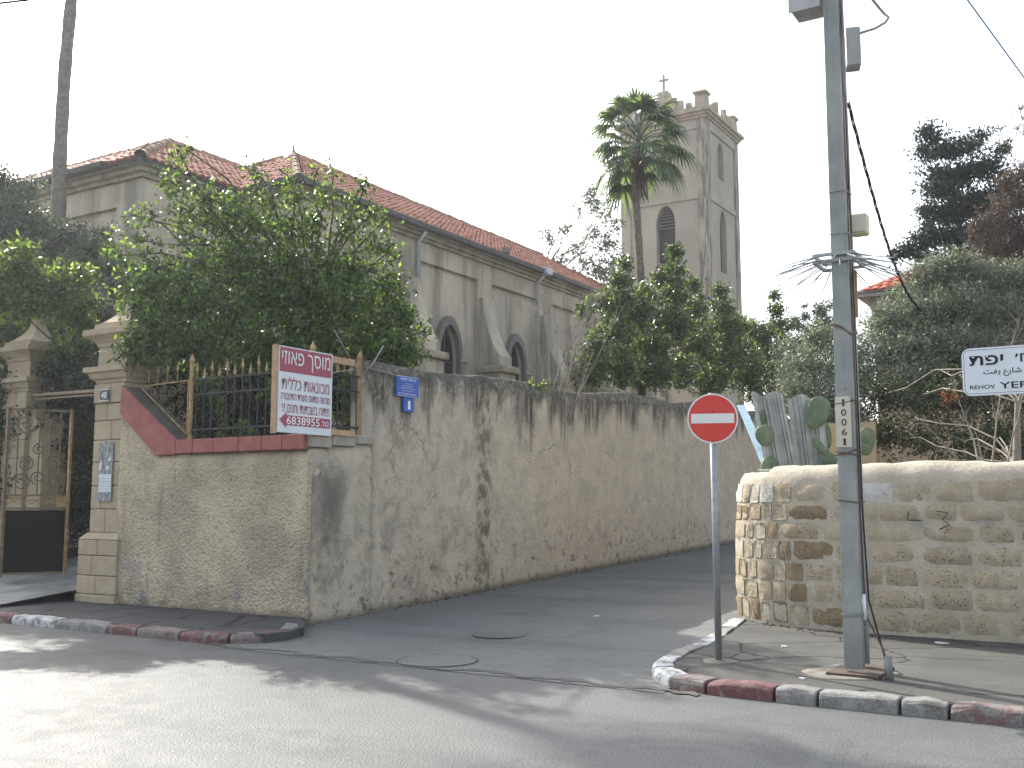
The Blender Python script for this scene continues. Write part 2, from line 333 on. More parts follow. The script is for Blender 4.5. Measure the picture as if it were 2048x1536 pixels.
def link(name, me, mat, parent=None, smooth=False, org=None, kind=None, label=None):
    o = bpy.data.objects.new(name, me)
    for m in (mat if isinstance(mat, (list, tuple)) else [mat]): me.materials.append(m)
    if smooth: me.polygons.foreach_set('use_smooth', [True]*len(me.polygons))
    COL.objects.link(o); o.location = org
    if parent is not None:
        o.parent = parent; o.location = Vector(org)-ORG[parent.name]
    ORG[o.name] = Vector(org)
    if kind: o['kind'] = kind
    if label: o['label'] = label
    return o
def build(name, mb, mat, parent=None, smooth=False, bevel=0, kind=None, label=None, fixn=True):
    a = np.array(mb.v, float); lo, hi = a.min(0), a.max(0); org = Vector(((lo[0]+hi[0])/2, (lo[1]+hi[1])/2, lo[2]))
    me = bpy.data.meshes.new(name); me.from_pydata((a-np.array(org)).tolist(), [], mb.f)
    if fixn:
        bm = bmesh.new(); bm.from_mesh(me); bmesh.ops.recalc_face_normals(bm, faces=bm.faces); bm.to_mesh(me); bm.free()
    o = link(name, me, mat, parent, smooth, org, kind, label)
    if bevel:
        b = o.modifiers.new('bevel', 'BEVEL'); b.width = bevel; b.segments = 2; b.limit_method = 'ANGLE'; b.angle_limit = R(40)
    return o
def thing(name, label, cat, loc, group=None):
    o = bpy.data.objects.new(name, None); COL.objects.link(o); o.location = loc; o.empty_display_size = .2
    o['label'] = label; o['category'] = cat; ORG[o.name] = Vector(loc)
    if group: o['group'] = group
    return o
def tag(o, label, cat, group=None):
    o['label'] = label; o['category'] = cat
    if group: o['group'] = group
    return o
def struct(o): o['kind'] = 'structure'; return o
def text(body, w, h, c, X, U, mat, parent, name, bold=0., off=.003, depth=.0):
    """lettering fitted into a w x h box centred on c; X to the right, U up"""
    cu = bpy.data.curves.new(name, 'FONT'); cu.body = body; cu.offset = bold; cu.resolution_u = 3
    t = bpy.data.objects.new('tmp', cu); COL.objects.link(t)
    me = bpy.data.meshes.new_from_object(t.evaluated_get(bpy.context.evaluated_depsgraph_get()))
    bpy.data.objects.remove(t)
    n = len(me.vertices); a = np.empty(n*3); me.vertices.foreach_get('co', a); a = a.reshape(-1, 3)
    lo, hi = a.min(0), a.max(0); X = Vector(X).normalized(); U = Vector(U).normalized(); N = X.cross(U)
    sx, sy = w/(hi[0]-lo[0]), h/(hi[1]-lo[1])
    p = (a[:, :1]-(lo[0]+hi[0])/2)*sx*np.array(X)+(a[:, 1:2]-(lo[1]+hi[1])/2)*sy*np.array(U)
    me.vertices.foreach_set('co', p.ravel()); me.materials.clear()
    return link(name, me, mat, parent, False, Vector(c)+N*off)
def cutaway(o, cutters):
    for mb in cutters:
        me = bpy.data.meshes.new('c'); me.from_pydata(mb.v, [], mb.f)
        bm = bmesh.new(); bm.from_mesh(me); bmesh.ops.recalc_face_normals(bm, faces=bm.faces); bm.to_mesh(me); bm.free()
        c = bpy.data.objects.new('c', me); COL.objects.link(c)
        c.location = -ORG[o.name] + ORG[o.name]
        md = o.modifiers.new('b', 'BOOLEAN'); md.operation = 'DIFFERENCE'; md.object = c; md.solver = 'EXACT'
        bpy.context.view_layer.update()
        new = bpy.data.meshes.new_from_object(o.evaluated_get(bpy.context.evaluated_depsgraph_get()))
        o.modifiers.remove(md); bpy.data.objects.remove(c); o.data = new
def arch(w, z0, zs, za, n=5):
    """pointed arch outline, local (x, z)"""
    p = [(-w/2, z0), (w/2, z0), (w/2, zs)]
    for i in range(1, n): a = i/n; p.append((w/2*math.cos(a*math.pi/2)**1.15, zs+(za-zs)*math.sin(a*math.pi/2)**.95))
    p.append((0, za)); q = [(-x, z) for x, z in p[3:-1]][::-1]
    return p+q+[(-w/2, zs)]

def leafmesh(name, pts, dirs, L, Wd, mat, parent, fold=.25, kind=None):
    n = len(pts); rng = np.random.default_rng(abs(hash(name+str(n))) % 1000 if False else n % 997)
    d = dirs/np.linalg.norm(dirs, axis=1, keepdims=True)
    r = rng.normal(size=(n, 3)); s = np.cross(d, r); s /= np.linalg.norm(s, axis=1, keepdims=True)+1e-9; u = np.cross(s, d)
    Ls = L*rng.uniform(.65, 1.25, (n, 1)); Ws = Wd*rng.uniform(.7, 1.2, (n, 1))
    V = np.empty((n, 4, 3)); V[:, 0] = pts; V[:, 1] = pts+d*Ls*.48+s*Ws/2+u*Ws*fold; V[:, 2] = pts+d*Ls; V[:, 3] = pts+d*Ls*.48-s*Ws/2+u*Ws*fold
    V = V.reshape(-1, 3); org = np.array([pts[:, 0].mean(), pts[:, 1].mean(), pts[:, 2].min()]); V = V-org
    me = bpy.data.meshes.new(name); me.vertices.add(4*n); me.vertices.foreach_set('co', V.ravel())
    b = np.arange(n)[:, None]*4; idx = np.concatenate([b, b+1, b+2, b, b+2, b+3], 1).ravel()
    me.loops.add(6*n); me.loops.foreach_set('vertex_index', idx.astype(np.int32))
    me.polygons.add(2*n); me.polygons.foreach_set('loop_start', np.arange(0, 6*n, 3, dtype=np.int32)); me.polygons.foreach_set('loop_total', np.full(2*n, 3, np.int32))
    me.update(calc_edges=True)
    return link(name, me, mat, parent, False, Vector(org), kind)
DM = 11.
def sprigs(cl, per_m2, k, L, spread, droop, rng, shell=.6, squash=.85, top=(99, 1)):
    """leaf positions and directions: sprigs of k leaves spread through each cluster"""
    P = []; D = []
    for x, y, z, r in cl:
        n = max(4, int(per_m2*r*r*DM*(top[1] if z > top[0] else 1))); n = max(4, int(n*rng.uniform(.55, 1.3))); v = rng.normal(size=(n, 3)); v /= np.linalg.norm(v, axis=1, keepdims=True)
        rad = 1.08*r*(rng.uniform(0, 1, (n, 1))**shell)*(1+.22*rng.normal(size=(n, 1)).clip(-1.5, 1.5)*.6)
        c = np.array([x, y, z])+v*rad*np.array([1, 1, squash]); out = v*.6+np.array([0, 0, .25])+rng.normal(size=(n, 3))*.5
        out /= np.linalg.norm(out, axis=1, keepdims=True)
        t = rng.uniform(-.5, .5, (n, k, 1)); q = c[:, None]+out[:, None]*t*spread*2+rng.normal(size=(n, k, 3))*spread*.33
        dd = out[:, None]*.35+rng.normal(size=(n, k, 3))*.75+np.array([0, 0, -droop])
        P.append(q.reshape(-1, 3)); D.append(dd.reshape(-1, 3))
    return np.concatenate(P), np.concatenate(D)
def limb(mb, a, b, r0, r1, rng, sag=.15, seg=6, n=5):
    a, b = Vector(a), Vector(b); L = (b-a).length; pts = []
    o1 = Vector(rng.normal(size=3))*L*.07
    for i in range(seg+1):
        t = i/seg; p = a.lerp(b, t)+o1*math.sin(math.pi*t)+Vector((0, 0, -sag*L*math.sin(math.pi*t)*(1 if sag else 0)))
        if 0 < i < seg: p += Vector(rng.normal(size=3))*L*.018
        pts.append(p)
    mb.tube(pts, [r0+(r1-r0)*i/seg for i in range(seg+1)], n, False)
def tree(name, label, cat, cl, trunk, r0, leaf, lm, bark, L, Wd, dens, k=9, spread=.1, droop=.35, seed=1, group=None, twigs=3, shell=.6, limbr=.16, extra_cl=None, sag=-.06, tw=.006, squash=.85, top=(99, 1)):
    rng = np.random.default_rng(seed)
    base = Vector(trunk[0]); T = thing(name, label, cat, base, group)
    mb = MB(); m = len(trunk); mb.tube(trunk, [r0*(1-.6*i/(m-1)) for i in range(m)], 8, False); build('trunk', mb, bark, T, True)
    mb = MB(); tp = [Vector(p) for p in trunk]
    for x, y, z, r in cl:
        c = Vector((x, y, z)); best = min(tp[1:], key=lambda p: (p-c).length+max(0, p.z-c.z)*1.5)
        limb(mb, best, c, r0*limbr, max(.008, r0*.07), rng, sag)
        for j in range(twigs):
            v = Vector(rng.normal(size=3)).normalized(); v.z = abs(v.z)*.8+.1
            limb(mb, c, c+v*r*1.05, max(.006, r0*.06), .002+tw*.3, rng, sag, 4, 3)
    build('branch', mb, bark, T, True, fixn=False)
    P, D = sprigs(cl, dens, k, L, spread, droop, rng, shell, squash, top)
    leafmesh('crown', P, D, L, Wd, lm, T)
    return T

CL = {
 'big': [(-12.86,10.41,4.29,0.35),(-12.74,10.61,3.92,0.34),(-12.97,10.23,3.97,0.24),(-13.38,10.8,4.88,0.47),(-12.98,11.17,4.74,0.55),(-12.52,11.09,4.05,0.46),(-12.58,11.76,4.55,0.64),(-11.94,11.8,4.01,0.47),(-11.82,12.46,4.25,0.49),(-12.33,12.38,4.96,0.66),(-11.9,12.88,5.08,0.62),(-11.52,13.35,4.95,0.59),(-11.53,12.87,4.28,0.49),(-11.16,13.33,4.23,0.46),(-10.99,13.91,4.64,0.44),(-10.83,14.12,4.83,0.21),(-10.57,13.93,4.17,0.25),(-10.66,13.64,4.06,0.35),(-11.27,13.97,5.38,0.39),(-12.96,11.76,5.25,0.57),(-12.92,12.26,5.69,0.54),(-12.48,12.76,5.65,0.55),(-12.04,13.27,5.78,0.51),(-11.72,13.69,5.65,0.39),(-13.37,11.27,5.38,0.38),(-13.54,10.82,5.31,0.27),(-13.83,10.52,5.53,0.2),(-13.26,10.52,4.82,0.23),(-13.38,11.74,5.9,0.43),(-13.58,11.62,6.41,0.34),(-13.74,11.52,6.93,0.26),(-13.65,11.58,7.37,0.16),(-13.6,11.6,7.56,0.1),(-13.38,11.86,6.79,0.28),(-13.23,12.07,6.38,0.38),(-13.1,12.27,6.76,0.23),(-13.91,11.18,6.27,0.21),(-13.88,10.97,5.88,0.21),(-14.0,10.89,6.3,0.11),(-12.9,12.5,6.35,0.35),(-12.73,12.72,6.82,0.3),(-12.89,12.63,7.27,0.17),(-13.0,12.56,7.45,0.1),(-12.49,12.99,6.31,0.38),(-12.5,13.1,6.97,0.24),(-12.62,13.02,7.33,0.12),(-12.26,13.36,6.46,0.33),(-12.19,13.53,6.94,0.22),(-12.33,13.44,7.44,0.12),(-12.06,13.6,7.4,0.11),(-11.95,13.79,6.97,0.19),(-11.87,13.84,6.51,0.28),(-11.56,14.02,6.7,0.16),(-11.66,13.96,7.2,0.15),(-11.69,13.95,7.32,0.09),(-11.34,14.16,6.6,0.14),(-11.52,14.05,6.15,0.26),(-11.25,14.21,6.15,0.14),(-11.18,14.26,5.88,0.12),(-10.97,14.15,5.38,0.15),(-11.12,14.06,5.12,0.26),(-10.47,14.22,4.55,0.12)],
 'fence_dark': [(-13.65,11.1,3.32,0.48),(-13.26,11.58,3.51,0.57),(-12.77,11.88,3.34,0.57),(-12.36,12.36,3.53,0.57),(-11.8,12.71,3.36,0.49),(-11.31,13.01,3.53,0.49),(-13.91,11.65,2.88,0.42),(-13.27,12.04,2.88,0.5),(-12.56,12.47,2.88,0.5),(-12.0,12.82,2.8,0.42),(-11.16,13.1,3.36,0.33),(-11.18,13.32,2.88,0.25)],
 'vine': [(-11.94,10.86,3.25,0.05),(-11.9,10.89,3.17,0.04),(-11.84,10.93,3.07,0.04),(-11.8,10.95,2.97,0.04),(-11.77,10.97,2.85,0.04),(-11.78,10.96,2.71,0.05),(-11.79,10.96,2.62,0.04),(-11.53,11.11,2.77,0.06),(-11.55,11.1,2.67,0.04),(-11.43,11.18,2.64,0.04),(-11.17,11.34,3.25,0.07),(-11.2,11.31,3.37,0.05),(-11.92,10.88,3.4,0.07),(-12.12,10.75,3.42,0.05),(-11.33,11.23,3.21,0.04),(-10.31,11.98,3.37,0.09),(-10.24,12.02,3.14,0.09),(-10.34,11.96,2.91,0.08),(-10.25,12.02,3.52,0.07)],
 'gatetree': [(-15.98,10.15,5.47,0.41),(-15.72,10.54,5.25,0.42),(-15.74,10.29,4.96,0.41),(-15.61,10.84,5.21,0.34),(-15.21,10.85,5.0,0.28),(-15.33,11.01,4.6,0.2),(-15.44,10.94,4.78,0.25),(-16.1,10.07,5.04,0.37),(-18.07,12.39,4.76,0.58),(-16.84,11.97,4.41,0.41),(-19.2,12.28,4.73,0.59),(-15.5,11.14,5.52,0.2),(-15.88,10.91,5.6,0.2),(-16.11,10.3,5.82,0.22),(-16.61,9.76,5.3,0.49),(-19.01,11.22,5.06,0.57)],
 'hedge': [(-17.15,12.36,1.18,0.42),(-17.55,12.12,1.28,0.42),(-16.91,12.5,1.37,0.38),(-17.87,11.92,1.28,0.42),(-17.24,12.3,3.53,0.57),(-17.2,12.33,2.58,0.57),(-17.17,12.35,1.74,0.47),(-17.79,11.97,3.05,0.66),(-17.74,12.0,2.02,0.66),(-16.82,11.97,4.04,0.55),(-17.82,11.95,3.91,0.57),(-15.73,11.71,3.76,0.44),(-18.43,11.58,2.96,0.75),(-18.46,11.56,3.72,0.57),(-15.05,11.42,4.2,0.39),(-18.37,11.61,1.83,0.66),(-16.82,12.56,2.96,0.47),(-16.78,12.59,2.02,0.47)],
 'lefttree': [(-20.74,13.09,7.94,0.53),(-20.25,13.39,7.49,0.58),(-20.8,13.06,7.27,0.64),(-20.48,13.25,8.39,0.32),(-20.95,12.96,8.5,0.36),(-19.24,13.42,7.14,0.47),(-18.34,13.39,6.8,0.41),(-17.63,13.24,6.26,0.4),(-18.5,13.29,6.38,0.51),(-19.58,13.21,6.71,0.57),(-18.18,13.49,7.12,0.22),(-17.1,12.98,5.75,0.35),(-20.76,13.08,6.38,0.64),(-21.38,12.7,7.83,0.64),(-21.53,12.61,7.05,0.74),(-21.24,12.78,8.73,0.43),(-17.33,12.84,5.15,0.58),(-18.91,13.04,5.54,0.61),(-18.95,12.43,5.04,0.59),(-17.13,12.49,4.5,0.47)],
 'thin': [(-20.09,39.3,14.73,0.47),(-19.63,39.58,14.06,0.55),(-20.46,39.07,14.06,0.34),(-19.25,39.81,14.73,0.3),(-19.91,39.4,13.16,0.6),(-21.02,38.72,13.39,0.34),(-21.58,38.38,13.05,0.38),(-21.86,38.21,13.27,0.21),(-20.66,38.95,12.5,0.51),(-19.45,39.68,12.72,0.55),(-20.29,39.17,11.83,0.55),(-19.16,39.86,13.61,0.43),(-19.74,39.51,11.61,0.55),(-20.94,38.77,12.05,0.3),(-19.18,39.85,12.05,0.43),(-20.08,39.3,15.18,0.26),(-21.21,38.6,11.94,0.17),(-19.28,39.79,11.17,0.64)],
 'citrus': [(-10.84,22.79,7.06,0.27),(-10.85,22.67,6.54,0.41),(-10.86,21.73,6.38,0.26),(-10.87,23.72,6.46,0.5),(-10.87,22.54,5.77,0.53),(-10.88,21.48,5.15,0.42),(-10.89,21.24,4.65,0.44),(-10.86,22.78,4.94,0.53),(-10.88,24.65,5.68,0.57),(-10.89,24.64,5.02,0.57),(-10.85,24.31,6.95,0.33),(-10.86,23.13,7.51,0.17),(-10.83,26.32,8.49,0.24),(-10.82,26.09,7.95,0.35),(-10.83,26.09,7.25,0.51),(-10.81,27.74,7.83,0.25),(-10.83,27.73,7.09,0.48),(-10.86,25.95,6.4,0.59),(-10.84,27.72,6.08,0.65),(-10.88,26.64,5.24,0.6),(-10.79,29.74,8.03,0.24),(-10.81,29.97,7.53,0.39),(-10.83,30.19,6.86,0.58),(-10.84,29.72,5.88,0.66),(-10.85,28.88,5.19,0.59),(-10.85,31.59,6.42,0.54),(-10.86,31.81,5.64,0.57),(-10.83,31.6,7.23,0.28),(-11.13,21.33,6.1,0.16),(-10.83,25.26,7.58,0.21)],
 'midtrees': [(-10.76,35.16,8.81,0.22),(-10.77,35.27,8.29,0.34),(-10.8,35.48,7.8,0.49),(-10.83,33.59,7.18,0.56),(-10.82,32.54,7.2,0.35),(-10.84,34.64,6.63,0.78),(-10.85,32.52,5.88,0.71),(-10.83,35.7,6.05,0.77),(-10.82,37.59,7.18,0.62),(-10.86,32.99,5.11,0.49),(-10.85,36.27,5.22,0.71)],
 'cypress': [(-10.77,38.91,8.97,0.15),(-10.78,38.9,8.59,0.22),(-10.79,39.01,8.12,0.28),(-10.8,39.12,7.56,0.34),(-10.81,39.11,6.98,0.38)],
 'backbush': [(-10.76,41.02,9.21,0.35),(-10.76,41.72,8.71,0.52),(-10.79,37.6,8.11,0.36),(-10.8,41.0,7.81,0.71),(-10.8,37.24,7.32,0.47),(-10.74,42.91,9.72,0.29),(-10.82,38.17,6.5,0.66)],
 'olive1': [(-4.65,17.67,4.36,0.34),(-4.82,16.99,3.78,0.41),(-5.17,17.36,4.19,0.19),(-4.39,17.25,3.78,0.41),(-4.69,16.48,3.31,0.4),(-4.28,16.73,3.23,0.4),(-4.1,17.43,4.11,0.37),(-3.93,17.3,3.59,0.41),(-4.35,16.34,2.81,0.39),(-3.94,16.58,2.81,0.43),(-4.96,16.9,3.61,0.2)],
 'olive2': [(-3.17,19.17,5.51,0.42),(-2.78,19.4,5.7,0.45),(-2.34,19.68,5.51,0.45),(-1.89,19.95,5.42,0.43),(-3.48,18.98,5.15,0.35),(-3.62,18.3,4.62,0.42),(-3.1,18.62,4.79,0.51),(-2.52,18.98,4.88,0.51),(-1.94,19.34,4.71,0.51),(-3.61,17.73,4.03,0.45),(-3.11,18.03,4.11,0.49),(-2.61,18.34,4.11,0.49),(-2.05,18.68,4.03,0.49),(-1.5,19.61,4.71,0.51),(-1.49,19.02,3.95,0.49),(-3.13,17.55,3.48,0.44),(-1.58,20.14,5.51,0.43)],
 'darkshrub': [(-3.48,16.63,3.26,0.39),(-2.99,16.7,3.08,0.46),(-2.53,16.98,3.16,0.46),(-2.0,17.3,3.16,0.46),(-1.48,17.62,3.16,0.46),(-3.25,16.07,2.6,0.37),(-2.77,16.13,2.51,0.37),(-2.33,16.4,2.51,0.37),(-1.89,16.67,2.51,0.37),(-1.45,16.94,2.51,0.37),(-3.61,16.08,2.54,0.33),(-2.74,17.55,3.62,0.4),(-2.2,17.89,3.54,0.4),(-1.58,18.26,3.7,0.4)],
 'conifer': [(-4.98,32.13,12.55,0.46),(-4.62,32.36,12.09,0.52),(-4.04,32.71,12.24,0.49),(-3.64,32.95,12.55,0.2),(-5.13,32.04,11.93,0.23),(-5.26,31.96,12.09,0.17),(-4.27,32.57,11.32,0.67),(-3.62,32.96,11.47,0.61),(-4.79,32.25,10.86,0.55),(-4.9,32.18,11.32,0.32),(-5.07,32.08,10.24,0.38),(-4.57,32.38,10.09,0.72),(-3.92,32.78,10.4,0.75),(-4.85,32.21,9.48,0.61),(-5.24,31.98,9.33,0.38),(-5.69,31.7,9.03,0.32),(-5.95,31.54,8.88,0.2),(-5.38,31.89,8.88,0.38),(-4.22,32.6,9.33,0.72),(-3.58,32.99,9.64,0.64),(-4.63,32.35,8.58,0.67),(-5.22,31.99,9.71,0.2),(-3.14,33.26,10.86,0.58),(-5.28,31.95,11.47,0.12),(-3.21,33.22,12.09,0.29)],
 'brown': [(-2.86,28.74,8.96,0.55),(-2.41,29.02,9.36,0.55),(-2.46,28.99,8.3,0.63),(-3.02,28.65,8.04,0.58),(-3.46,28.37,7.78,0.43),(-2.15,29.17,10.02,0.43),(-2.71,28.83,7.52,0.55),(-2.05,29.24,8.83,0.63),(-3.32,28.46,8.56,0.3),(-2.71,28.83,9.82,0.23)],
 'bare_top': [(-1.76,22.38,9.42,0.14),(-1.82,22.34,9.01,0.19),(-2.12,22.16,9.01,0.12),(-1.63,22.46,8.7,0.25),(-1.97,22.25,8.59,0.15),(-1.64,22.45,9.21,0.14)],
 'wallplants': [(-9.45,16.49,3.76,0.08),(-9.54,16.2,3.72,0.05)],
}


# ------------------------------------------------------------------ ground, roads, pavements, kerbs
def sheet(name, pts, mat, step=None):
    mb = MB(); mb.add(pts, [tuple(range(len(pts)))]); return struct(build(name, mb, mat, kind='structure'))
sheet('ground', [(-400,-400,-.03),(400,-400,-.03),(400,500,-.03),(-400,500,-.03)], M['dirt'])
sheet('street', [(-90,-5,0),(90,-5,0),(90,8.46,0),(-90,8.46,0)], M['road'])
def az(y): return max(0., .033*(y-10.2))
mb = MB(); ys = [8.3,10.2,12,16,20,26,34,50,70]
for y in ys: mb.v += [(-9.9 if y > 9.5 else -8.9, y, az(y)+.005), (-3.6 if y < 10 else -3.9, y, az(y)+.005)]
mb.f = [(2*i,2*i+1,2*i+3,2*i+2) for i in range(len(ys)-1)]
# a flared mouth where the lane meets the street
alley = struct(build('alley_road', mb, M['alley'], kind='structure'))
# irregular asphalt joint between lane and street
rng = np.random.default_rng(3)
mb = MB(); n = 60
for i in range(n+1):
    x = -9.2+5.9*i/n; y = 8.42+.05*math.sin(i*.7)+rng.normal()*.025; w = .025+abs(rng.normal())*.03
    mb.v += [(x, y-w, .010), (x, y+w, .010)]
mb.f = [(2*i,2*i+2,2*i+3,2*i+1) for i in range(n)]
struct(build('asphalt_joint', mb, M['topcoping'], kind='structure'))
# left pavement
def slab(name, pts, z0, z1, mat):
    mb = MB().prism([(x, y, z0) for x, y in pts], (0, 0, z1-z0)); return struct(build(name, mb, mat, kind='structure'))
LK = [(-60,8.47),(-9.35,8.47),(-9.0,8.55),(-8.72,8.8),(-8.66,9.1),(-8.8,9.5),(-9.2,9.95),(-9.47,10.2)]
slab('pavement', [(x, y+(.12 if i < 3 else .05)) for i, (x, y) in enumerate(LK)]+[(-9.6,10.6),(-60,10.6)], -.02, .105, M['walkl'])
RK = [(-4.72,13.1),(-4.5,12.0),(-4.3,10.9),(-4.22,9.9),(-4.1,9.2),(-3.9,8.8),(-3.6,8.55),(-3.2,8.44),(-2.4,8.42),(60,8.42)]
slab('pavement', [(x+(.1 if i < 6 else .03), y+(0 if i < 5 else .1)) for i, (x, y) in enumerate(RK)]+[(60,13.0),(-4.5,13.3)], -.02, .10, M['walk'])
slab('pavement', [(-90,-9),(90,-9),(90,-5),(-90,-5)], -.02, .12, M['walk'])
mb = MB()
mb.v = [(-17.6,8.75,.109),(-14.2,8.75,.109),(-14.15,9.6,.2),(-17.6,9.6,.2),(-14.15,10.9,.33),(-17.6,10.9,.33),(-14.0,16.5,1.05),(-17.6,16.5,1.05)]
mb.f = [(0,1,2,3),(3,2,4,5),(5,4,6,7)]
struct(build('driveway', mb, M['concrete'], kind='structure'))
# churchyard and garden soil
mb = MB().box(-60,-17.6,11.0,70,-.02,.75); mb.box(-17.6,-14.1,16.5,70,-.02,.9); mb.box(-14.0,-9.85,10.75,70,-.02,.7)
struct(build('churchyard_ground', mb, M['dirt'], kind='structure'))
mb = MB().box(-4.2,60,13.7,70,-.02,.9); struct(build('garden_ground', mb, M['dirt'], kind='structure'))

def kerb(path, spec, h, label_base, names='kerb_stone'):
    """path polyline; spec list of (length, material)"""
    pts = [Vector((x, y, 0)) for x, y in path]; seg = [(pts[i+1]-pts[i]).length for i in range(len(pts)-1)]
    def at(s):
        for i, l in enumerate(seg):
            if s <= l or i == len(seg)-1:
                return pts[i].lerp(pts[i+1], s/l), (pts[i+1]-pts[i]).normalized()
            s -= l
    par = thing('kerb', label_base, 'kerb', tuple(pts[0]))
    s = 0
    for L, m in spec:
        mb = MB(); k = max(2, int(L/.14)); ring = []; rr = random.Random(int(s*100))
        for i in range(k+1):
            p, d = at(s+.012+(L-.024)*i/k); nrm = Vector((-d.y, d.x, 0))      # towards the pavement
            j = lambda a: rr.uniform(-a, a); hh = h(p)*1.0+j(.008); e = .012 if i in (0, k) else 0
            zz = az(p.y) if p.x > -9 else 0
            ring.append([p+Vector((0,0,-.05)), p+nrm*(.004+j(.008))+Vector((0,0,zz+hh*.5)), p+nrm*(.012+j(.008))+Vector((0,0,zz+hh-.022-e+j(.004))), p+nrm*(.038+j(.008))+Vector((0,0,zz+hh-e+j(.005))), p+nrm*.20+Vector((0,0,zz+hh+.004-e)), p+nrm*.20+Vector((0,0,-.05))])
        mb.rings(ring); build('kerb_stone', mb, M[m], par, False, bevel=.012)
        s += L
    return par
kerb([(-22,8.47),(-9.35,8.47),(-9.05,8.53),(-8.78,8.75),(-8.66,9.1),(-8.82,9.5),(-9.2,9.95)],
     [(1,'kred'),(1,'kwhite'),(1,'kred'),(1,'kgrey'),(1,'kred'),(1,'kwhite'),(1,'kgrey'),(.8,'kred'),(1.2,'kred'),(.93,'kwhite'),(1.02,'kgrey'),(.55,'kred'),(.75,'kpink'),(.75,'kred'),(.4,'kpink'),(.45,'kred'),(.45,'kgrey'),(.42,'kgrey')],
     lambda p: .112, 'worn red and white kerb in front of the gate and roughcast wall')
kerb(RK[:9]+[(20,8.42)],
     [(.9,'kwhite'),(.8,'kgrey'),(.9,'kwhite'),(.9,'kgrey'),(.7,'kwhite'),(.5,'kwhite'),(.42,'kpink'),(.6,'kred'),(.35,'kgrey'),(.62,'kgrey'),(.35,'kgrey'),(.95,'kpink'),(.9,'kwhite'),(1,'kgrey'),(1,'kpink'),(1,'kpink'),(1,'kwhite'),(1,'kwhite'),(1,'kred')],
     lambda p: max(.03, .118-az(p.y)), 'curved kerb round the corner under the no entry sign')

# manholes
def manhole(x, y, z, r, label):
    t = thing('manhole_cover', label, 'manhole cover', (x, y, z)); mb = MB()
    mb.rings([[(x+rr*math.cos(a*math.pi/12), y+rr*math.sin(a*math.pi/12), z+h) for a in range(24)] for rr, h in ((r*1.0, .0), (r*.99, .003), (r*.965, .003), (r*.965, .0))], caps=False)
    build('rim', mb, M['walk'], t)
    mb = MB(); mb.rings([[(x+rr*math.cos(a*math.pi/12), y+rr*math.sin(a*math.pi/12), z+h) for a in range(24)] for rr, h in ((r*.945, .0), (r*.94, .004))]); build('lid', mb, M['alley'], t)
manhole(-6.75, 10.74, az(10.74)+.006, .34, 'round manhole cover in the middle of the lane mouth')
manhole(-6.25, 8.75, .012, .42, 'sunken manhole cover beside the asphalt joint at the street edge')

# ------------------------------------------------------------------ rendered walls
def nz(p, s=1.): return mn.fractal(Vector(p)*s, 1., 2., 4)
def wallgrid(u0, u1, nu, zf, nzn, place, thick, amp=.018):
    """lumpy wall with front grid; place(u, z, d) -> xyz with d depth into the wall; zf(u) -> (bottom, top)"""
    mb = MB(); rows = []
    prof = [(t, 0) for t in np.linspace(0, 1, nzn)]
    for i in range(nu+1):
        u = u0+(u1-u0)*i/nu; b, t = zf(u); t += .02*nz((u*3, 1, 2)); ring = []
        for a, _ in prof:
            z = b+(t-b)*a; d = amp*nz((u*1.1, z*1.1, 5))+amp*.35*nz((u*5, z*5, 1)); d += .05*max(0, (a-.965)/.035)
            ring.append(place(u, z, d))
        ring.append(place(u, t+.025, thick*.3)); ring.append(place(u, t+.02, thick*.7)); ring.append(place(u, t-.05, thick)); ring.append(place(u, b, thick))
        rows.append(ring)
    mb.rings(rows, True, True); return mb
# tall lane wall (its plane is x = -9.45)
TOP = [(11.62,3.60),(11.9,3.62),(13.2,3.68),(14.7,3.71),(15.4,3.70),(17.6,3.78),(21.4,3.95),(27.4,4.17),(34,4.3),(50,4.9)]
def topz(y):
    for (a, b), (c, d) in zip(TOP, TOP[1:]):
        if y <= c: return b+(d-b)*max(0, (y-a))/(c-a)
    return TOP[-1][1]
aw = thing('lane_wall', 'long tall plastered wall with black streaks running up the lane', 'wall', (-9.45, 14, 0))
build('wall_body', wallgrid(11.6, 50, 200, lambda u: (-.05+az(u), topz(u)+.05*math.sin(u*1.3)), 22,
      lambda u, z, d: (-9.45-d-(.07 if u > 14.7 else 0), u, z), .42), M['alleywall'], aw, True)
build('wall_body', wallgrid(10.36, 11.6, 16, lambda u: (-.05, 2.33+.09*(u-10.3)), 16, lambda u, z, d: (-9.45-d, u, z), .4), M['alleywall'], aw, True, label='lower stained end of the wall at the street corner')
y = 10.3
for L in (.42, .5, .36): # grey coping blocks on the low end
    build('coping_block', MB().box(-9.86, -9.425, y+.008, y+L-.008, 2.335+.09*(y-10.3), 2.52+.03*(y-10.3)), M['greycoping'], aw, bevel=.015); y += L
# front roughcast wall
fw = thing('front_wall', 'roughcast street wall with red coping between gate pillar and corner', 'wall', (-11.3, 10.35, .1))
def ftop(u): return 2.30 if u > -12.42 else 2.30+(-12.42-u)*.78
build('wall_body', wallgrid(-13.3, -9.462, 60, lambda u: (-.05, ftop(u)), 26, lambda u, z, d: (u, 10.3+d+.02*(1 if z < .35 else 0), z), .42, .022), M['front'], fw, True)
mb = MB()  # rounded vertical corner where both walls meet
mb.rings([[(-9.488+.03*math.cos(a)+.008*nz((a, z*2, 3)), 10.335+.03*math.sin(a)+.008*nz((a+9, z*2, 3)), z) for a in np.linspace(0, 2*math.pi, 12, endpoint=False)] for z in np.linspace(-.05, 2.29, 16)]); build('corner_bead', mb, M['front'], fw, True)
